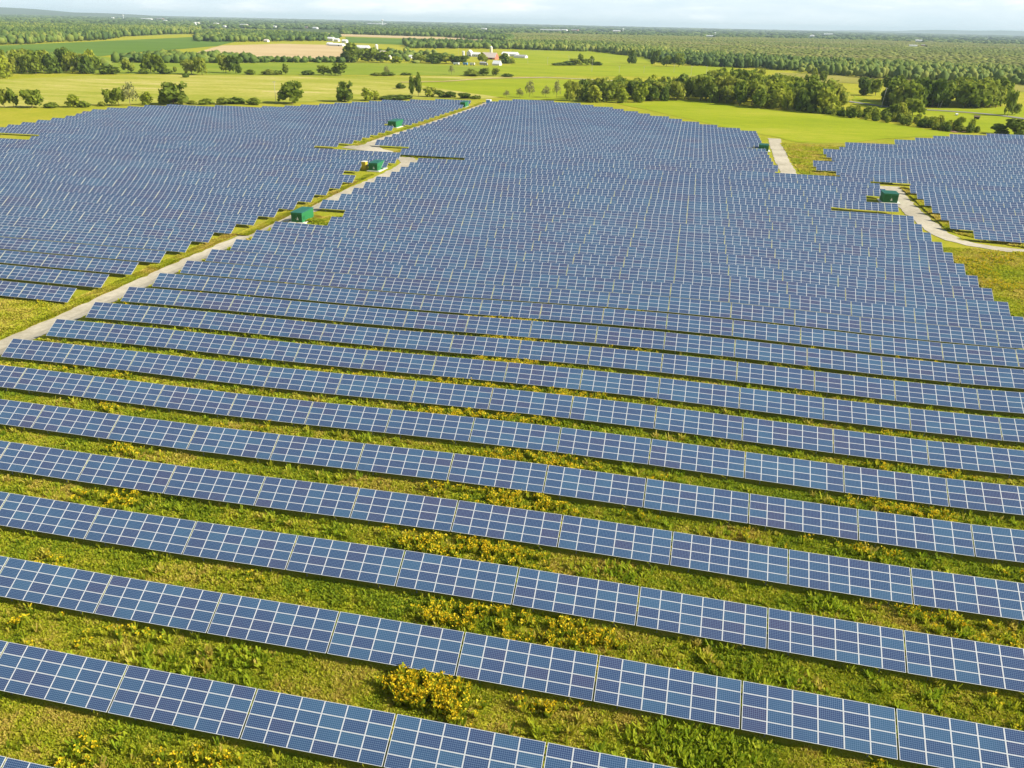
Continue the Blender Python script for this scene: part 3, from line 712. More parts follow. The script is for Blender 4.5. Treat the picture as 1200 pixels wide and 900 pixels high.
# open rough ground at the lower left and at the right beyond the rows
for n, x0, x1, y0, y1 in ((45000, -200, -125.2, 100, 140), (45000, 72, 130, 170, 238)):
    X = RNG.uniform(x0, x1, n); Y = RNG.uniform(y0, y1, n); k = (X < -125) | (X > 73)
    X, Y = X[k], Y[k]; tone = np.clip(vnoise(X, Y, 12, 6) * .8 + vnoise(X, Y, 3, 7) * .4, 0, 1)
    parts.append((blades('g', X, Y, .5 * (.5 + vnoise(X, Y, 3, 8)), np.full(len(X), .4), tone, None, 4, 1.0), 0))
for n, x0, x1, y0, y1 in ((9000, -128, -125.2, 128, 200), (5000, -124, -121.6, 200, 235), (3000, -122, -119.8, 235, 292), (3000, -156, -152.8, 356, 596), (2500, -113.2, -101, 215, 222), (5000, 81, 84, 262, 328), (1500, 81.5, 99, 246, 262), (5000, -130, -92, 334, 350), (7000, 47, 80, 337, 450), (3000, 100, 190, 244.5, 248)):
    X = RNG.uniform(x0, x1, n); Y = RNG.uniform(y0, y1, n); tone = np.clip(vnoise(X, Y, 6, 61) * .9 + vnoise(X, Y, 2, 62) * .35, 0, 1)
    far_ = Y.mean() > 200; kk = ~((X > 75) & (Y < 262) & (Y < 262 - (X - 80) * .85)); X, Y, tone = X[kk], Y[kk], tone[kk]; n = len(X)
    parts.append((blades('g', X, Y, .5 * (.4 + vnoise(X, Y, 3, 63)), np.full(n, .6 if far_ else .4), tone, None, 4, 1.0), 0))
for cx, cy, r in LUSH:
    n = int(9 * r * r); a = RNG.uniform(0, 2 * PI, n); q = r * np.sqrt(RNG.random(n)) * RNG.uniform(.5, 1.15, n)
    X, Y = cx + np.cos(a) * q * 1.3, cy + np.sin(a) * q * .7; k = in_strip(Y, X)
    parts.append((blades('g', X[k], Y[k], RNG.uniform(.35, .9, k.sum()), np.full(k.sum(), .22), RNG.random(k.sum()), None, 5, .8), 1))
# low leafy tufts standing out of the grass
X, Y = scatter(3600, -110, 60, 25, 130)
for X1, Y1, m in ((X[::2], Y[::2], 0), (X[1::2], Y[1::2], 1)):
    k = vnoise(X1, Y1, 6, 12) > .45; X1, Y1 = X1[k], Y1[k]; rep = 7
    X2 = np.repeat(X1, rep) + RNG.normal(0, .22, len(X1) * rep); Y2 = np.repeat(Y1, rep) + RNG.normal(0, .22, len(X1) * rep)
    parts.append((blades('g', X2, Y2, RNG.uniform(.4, .95, len(X2)), np.full(len(X2), .2), np.repeat(RNG.random(len(X1)), rep), None, 4, .8), m))
X, Y = scatter(16000, -110, 60, 25, 150); k = vnoise(X, Y, 5, 91) * .7 + vnoise(X, Y, 1.4, 92) * .5 > .62; X, Y = X[k], Y[k]
parts.append((blades('g', X, Y, RNG.uniform(.45, .95, len(X)), np.full(len(X), .12), np.clip(.35 + RNG.normal(0, .25, len(X)), 0, 1), None, 7, .45), 0))
V, F, T_, MI = join(parts)
tag(link_mesh('grass', np_mesh('grass', V, F, [M['grass'], M['lush']], MI, T_)), 'rank green and straw coloured grass between the solar tables', 'grass', None, 'stuff')
print('grass quads', len(F))

# goldenrod: leafy stems topped with yellow plumes, in loose drifts
X = []; Y = []
for cx, cy, r in PAT:
    # keep the drift inside the open strip south of the row above it
    n = int((17 if abs(cx + 17) < 3 and cy < 50 else 9) * r * r); a = RNG.uniform(0, 2 * PI, n); q = r * np.sqrt(RNG.random(n))
    px_ = cx + np.cos(a) * q * 2.0 + RNG.normal(0, .5, n); py_ = cy + np.sin(a) * q * .7 + RNG.normal(0, .25, n)
    kk = vnoise(px_, py_, 1.3, 77) + vnoise(px_, py_, 3.1, 78) * .7 > (.62 if r < 2.9 else .7)
    X.append(px_[kk]); Y.append(py_[kk])
Xs, Ys = scatter(26000, -120, 70, 28, 190)
k = (vnoise(Xs, Ys, 7, 21) * .6 + vnoise(Xs, Ys, 2.0, 22) * .5) > .80
X.append(Xs[k]); Y.append(Ys[k])
Xs, Ys = RNG.uniform(-200, -126, 900), RNG.uniform(104, 138, 900); k = vnoise(Xs, Ys, 6, 23) > .72; X.append(Xs[k]); Y.append(Ys[k])
Xs, Ys = RNG.uniform(73, 125, 3500), RNG.uniform(175, 236, 3500); k = vnoise(Xs, Ys, 7, 24) > .6; X.append(Xs[k]); Y.append(Ys[k])
X = np.concatenate(X); Y = np.concatenate(Y); k = in_strip(Y, X, 3.7) | (X > 73) | (X < -121)
X, Y = X[k], Y[k]; n = len(X); H = RNG.uniform(.65, 1.15, n) * np.where((np.abs(X + 17) < 4) & (np.abs(Y - 48.5) < 3), 1.3, 1.0)
leafp = blades('l', X, Y, H * .95, np.full(n, .22), RNG.random(n), None, 8, .45)
rep = 6; X2 = np.repeat(X, rep) + RNG.normal(0, .17, n * rep); Y2 = np.repeat(Y, rep) + RNG.normal(0, .17, n * rep)
Z2 = relief(X2, Y2) - LOW_EDGE + np.repeat(H, rep) * RNG.uniform(.72, 1.02, n * rep)
flp = blades('f', X2, Y2, np.full(n * rep, .12), np.full(n * rep, .14), np.repeat(RNG.random(n), rep), None, 2, 1.3, Z2)
V, F, T_, MI = join([(leafp, 0), (flp, 1)])
tag(link_mesh('goldenrod', np_mesh('goldenrod', V, F, [M['gold_leaf'], M['gold']], MI, T_)), 'drifts of bright yellow goldenrod flowering along the rows', 'wildflowers', None, 'stuff')
print('goldenrod', n)

# ------------------------------------------------------------------ trees
def rand_dirs(n):
    v = RNG.normal(size=(n, 3)); return v / np.linalg.norm(v, axis=1)[:, None]
def crown_mesh(name, lobes, nleaf, leaf, m, seed):
    """leaf clumps (bent quads) spread through several overlapping lobes; unit tree 1 high, crown width 1"""
    rg = np.random.default_rng(seed); P = []; Tn = []; Nn = []
    vol = np.array([l[3] * l[4] for l in lobes]); cnt = (nleaf * vol / vol.sum()).astype(int)
    for (cx, cy, cz, rx, rz), c in zip(lobes, cnt):
        d = rg.normal(size=(c, 3)); d /= np.linalg.norm(d, axis=1)[:, None]
        r = rg.uniform(.45, 1.0, c) ** .5 * (1 + .26 * np.sin(d[:, 0] * 7 + seed) * np.sin(d[:, 2] * 6) + rg.normal(0, .07, c))
        P.append(np.stack([cx + d[:, 0] * r * rx, cy + d[:, 1] * r * rx, cz + d[:, 2] * r * rz], 1)); Nn.append(d)
        Tn.append(np.clip(rg.uniform(.0, 1) * .5 + rg.random(c) * .5, 0, 1))
    P = np.concatenate(P); D = np.concatenate(Nn); Tn = np.concatenate(Tn); n = len(P)
    nrm = D + rg.normal(0, .45, (n, 3)); nrm /= np.linalg.norm(nrm, axis=1)[:, None]
    up = rg.normal(size=(n, 3)); a = np.cross(nrm, up); a /= np.linalg.norm(a, axis=1)[:, None]; b = np.cross(nrm, a)
    s = leaf * rg.uniform(.55, 1.4, n)[:, None]
    q = [P + (a * i + b * j) * s * rg.uniform(.7, 1.2, (n, 1)) for i, j in ((-1, -.6), (.6, -1), (1, .7), (-.7, 1))]
    V = np.stack(q, 1).reshape(-1, 3); V[:, 2] = np.maximum(V[:, 2], .015)
    return np_mesh(name, V, np.arange(len(V)).reshape(-1, 4), [m], None, Tn)
def trunk_mesh(h, r, seed, limbs=5, spread=.25, top=.75):
    rg = random.Random(seed); b = MB(); lx, ly = rg.uniform(-.02, .02), rg.uniform(-.02, .02)
    b.tube((0, 0, -.06), (lx, ly, h), r, r * .62, 7); b.tube((lx, ly, h), (lx * 2, ly * 2, top), r * .62, r * .2, 6)
    for k in range(limbs):
        a = 2 * PI * k / limbs + rg.uniform(-.4, .4); z = h * rg.uniform(.8, 1.25)
        b.tube((lx, ly, z), (math.cos(a) * spread * rg.uniform(.6, 1), math.sin(a) * spread * rg.uniform(.6, 1), z + rg.uniform(.2, .35)), r * .45, r * .12, 5)
    return b.mesh('trunk', [M['bark']])
def lobes_round(seed, n=9, low=.20):
    rg = random.Random(seed); L = [(0, 0, .60, .36, .34)]
    for k in range(n):
        a = 2 * PI * k / n + rg.uniform(-.3, .3); q = rg.uniform(.20, .40); z = rg.uniform(low, .84); r = rg.uniform(.13, .25)
        L.append((math.cos(a) * q, math.sin(a) * q, z, r, r * rg.uniform(.8, 1.1)))
    L.append((rg.uniform(-.1, .1), rg.uniform(-.1, .1), .84, .20, .15)); return L
PROTO = {}
def proto(kind, lobes, nleaf, leaf, m, seed, trunk):
    PROTO.setdefault(kind, []).append((crown_mesh('crown', lobes, nleaf, leaf, M[m], seed), trunk_mesh(*trunk)))
for s in range(4): proto('R', lobes_round(s, 13), 560, .075, 'crownR', s, (.28, .028, s, 5, .25))
for s in range(3): proto('D', lobes_round(10 + s, 11, .16), 700, .080, 'crownD', 10 + s, (.25, .032, s, 5, .25))
for s in range(2): proto('Y', lobes_round(20 + s, 9, .16), 420, .070, 'crownY', 20 + s, (.25, .02, s, 6, .25))
for s in range(2): proto('P', [(0, 0, .55, .34, .40), (.12, 0, .35, .26, .2), (-.1, .1, .45, .26, .2), (0, .1, .8, .2, .18), (0, -.12, .65, .25, .2)], 520, .07, 'crownR', 30 + s, (.2, .03, s, 4, .15, .85))
for s in range(2): proto('S', lobes_round(40 + s, 6, .35), 330, .040, 'crownS', 40 + s, (.4, .022, s, 8, .33, .92))
for s in range(4): proto('B', [(0, 0, .42, .42, .44), (.28, .05, .34, .26, .3), (-.26, .1, .38, .28, .32), (.05, -.2, .4, .28, .36), (-.08, .05, .66, .24, .28)], 300, .10, 'crownR' if s % 2 else 'crownD', 50 + s, (.2, .03, s, 6, .3, .6))
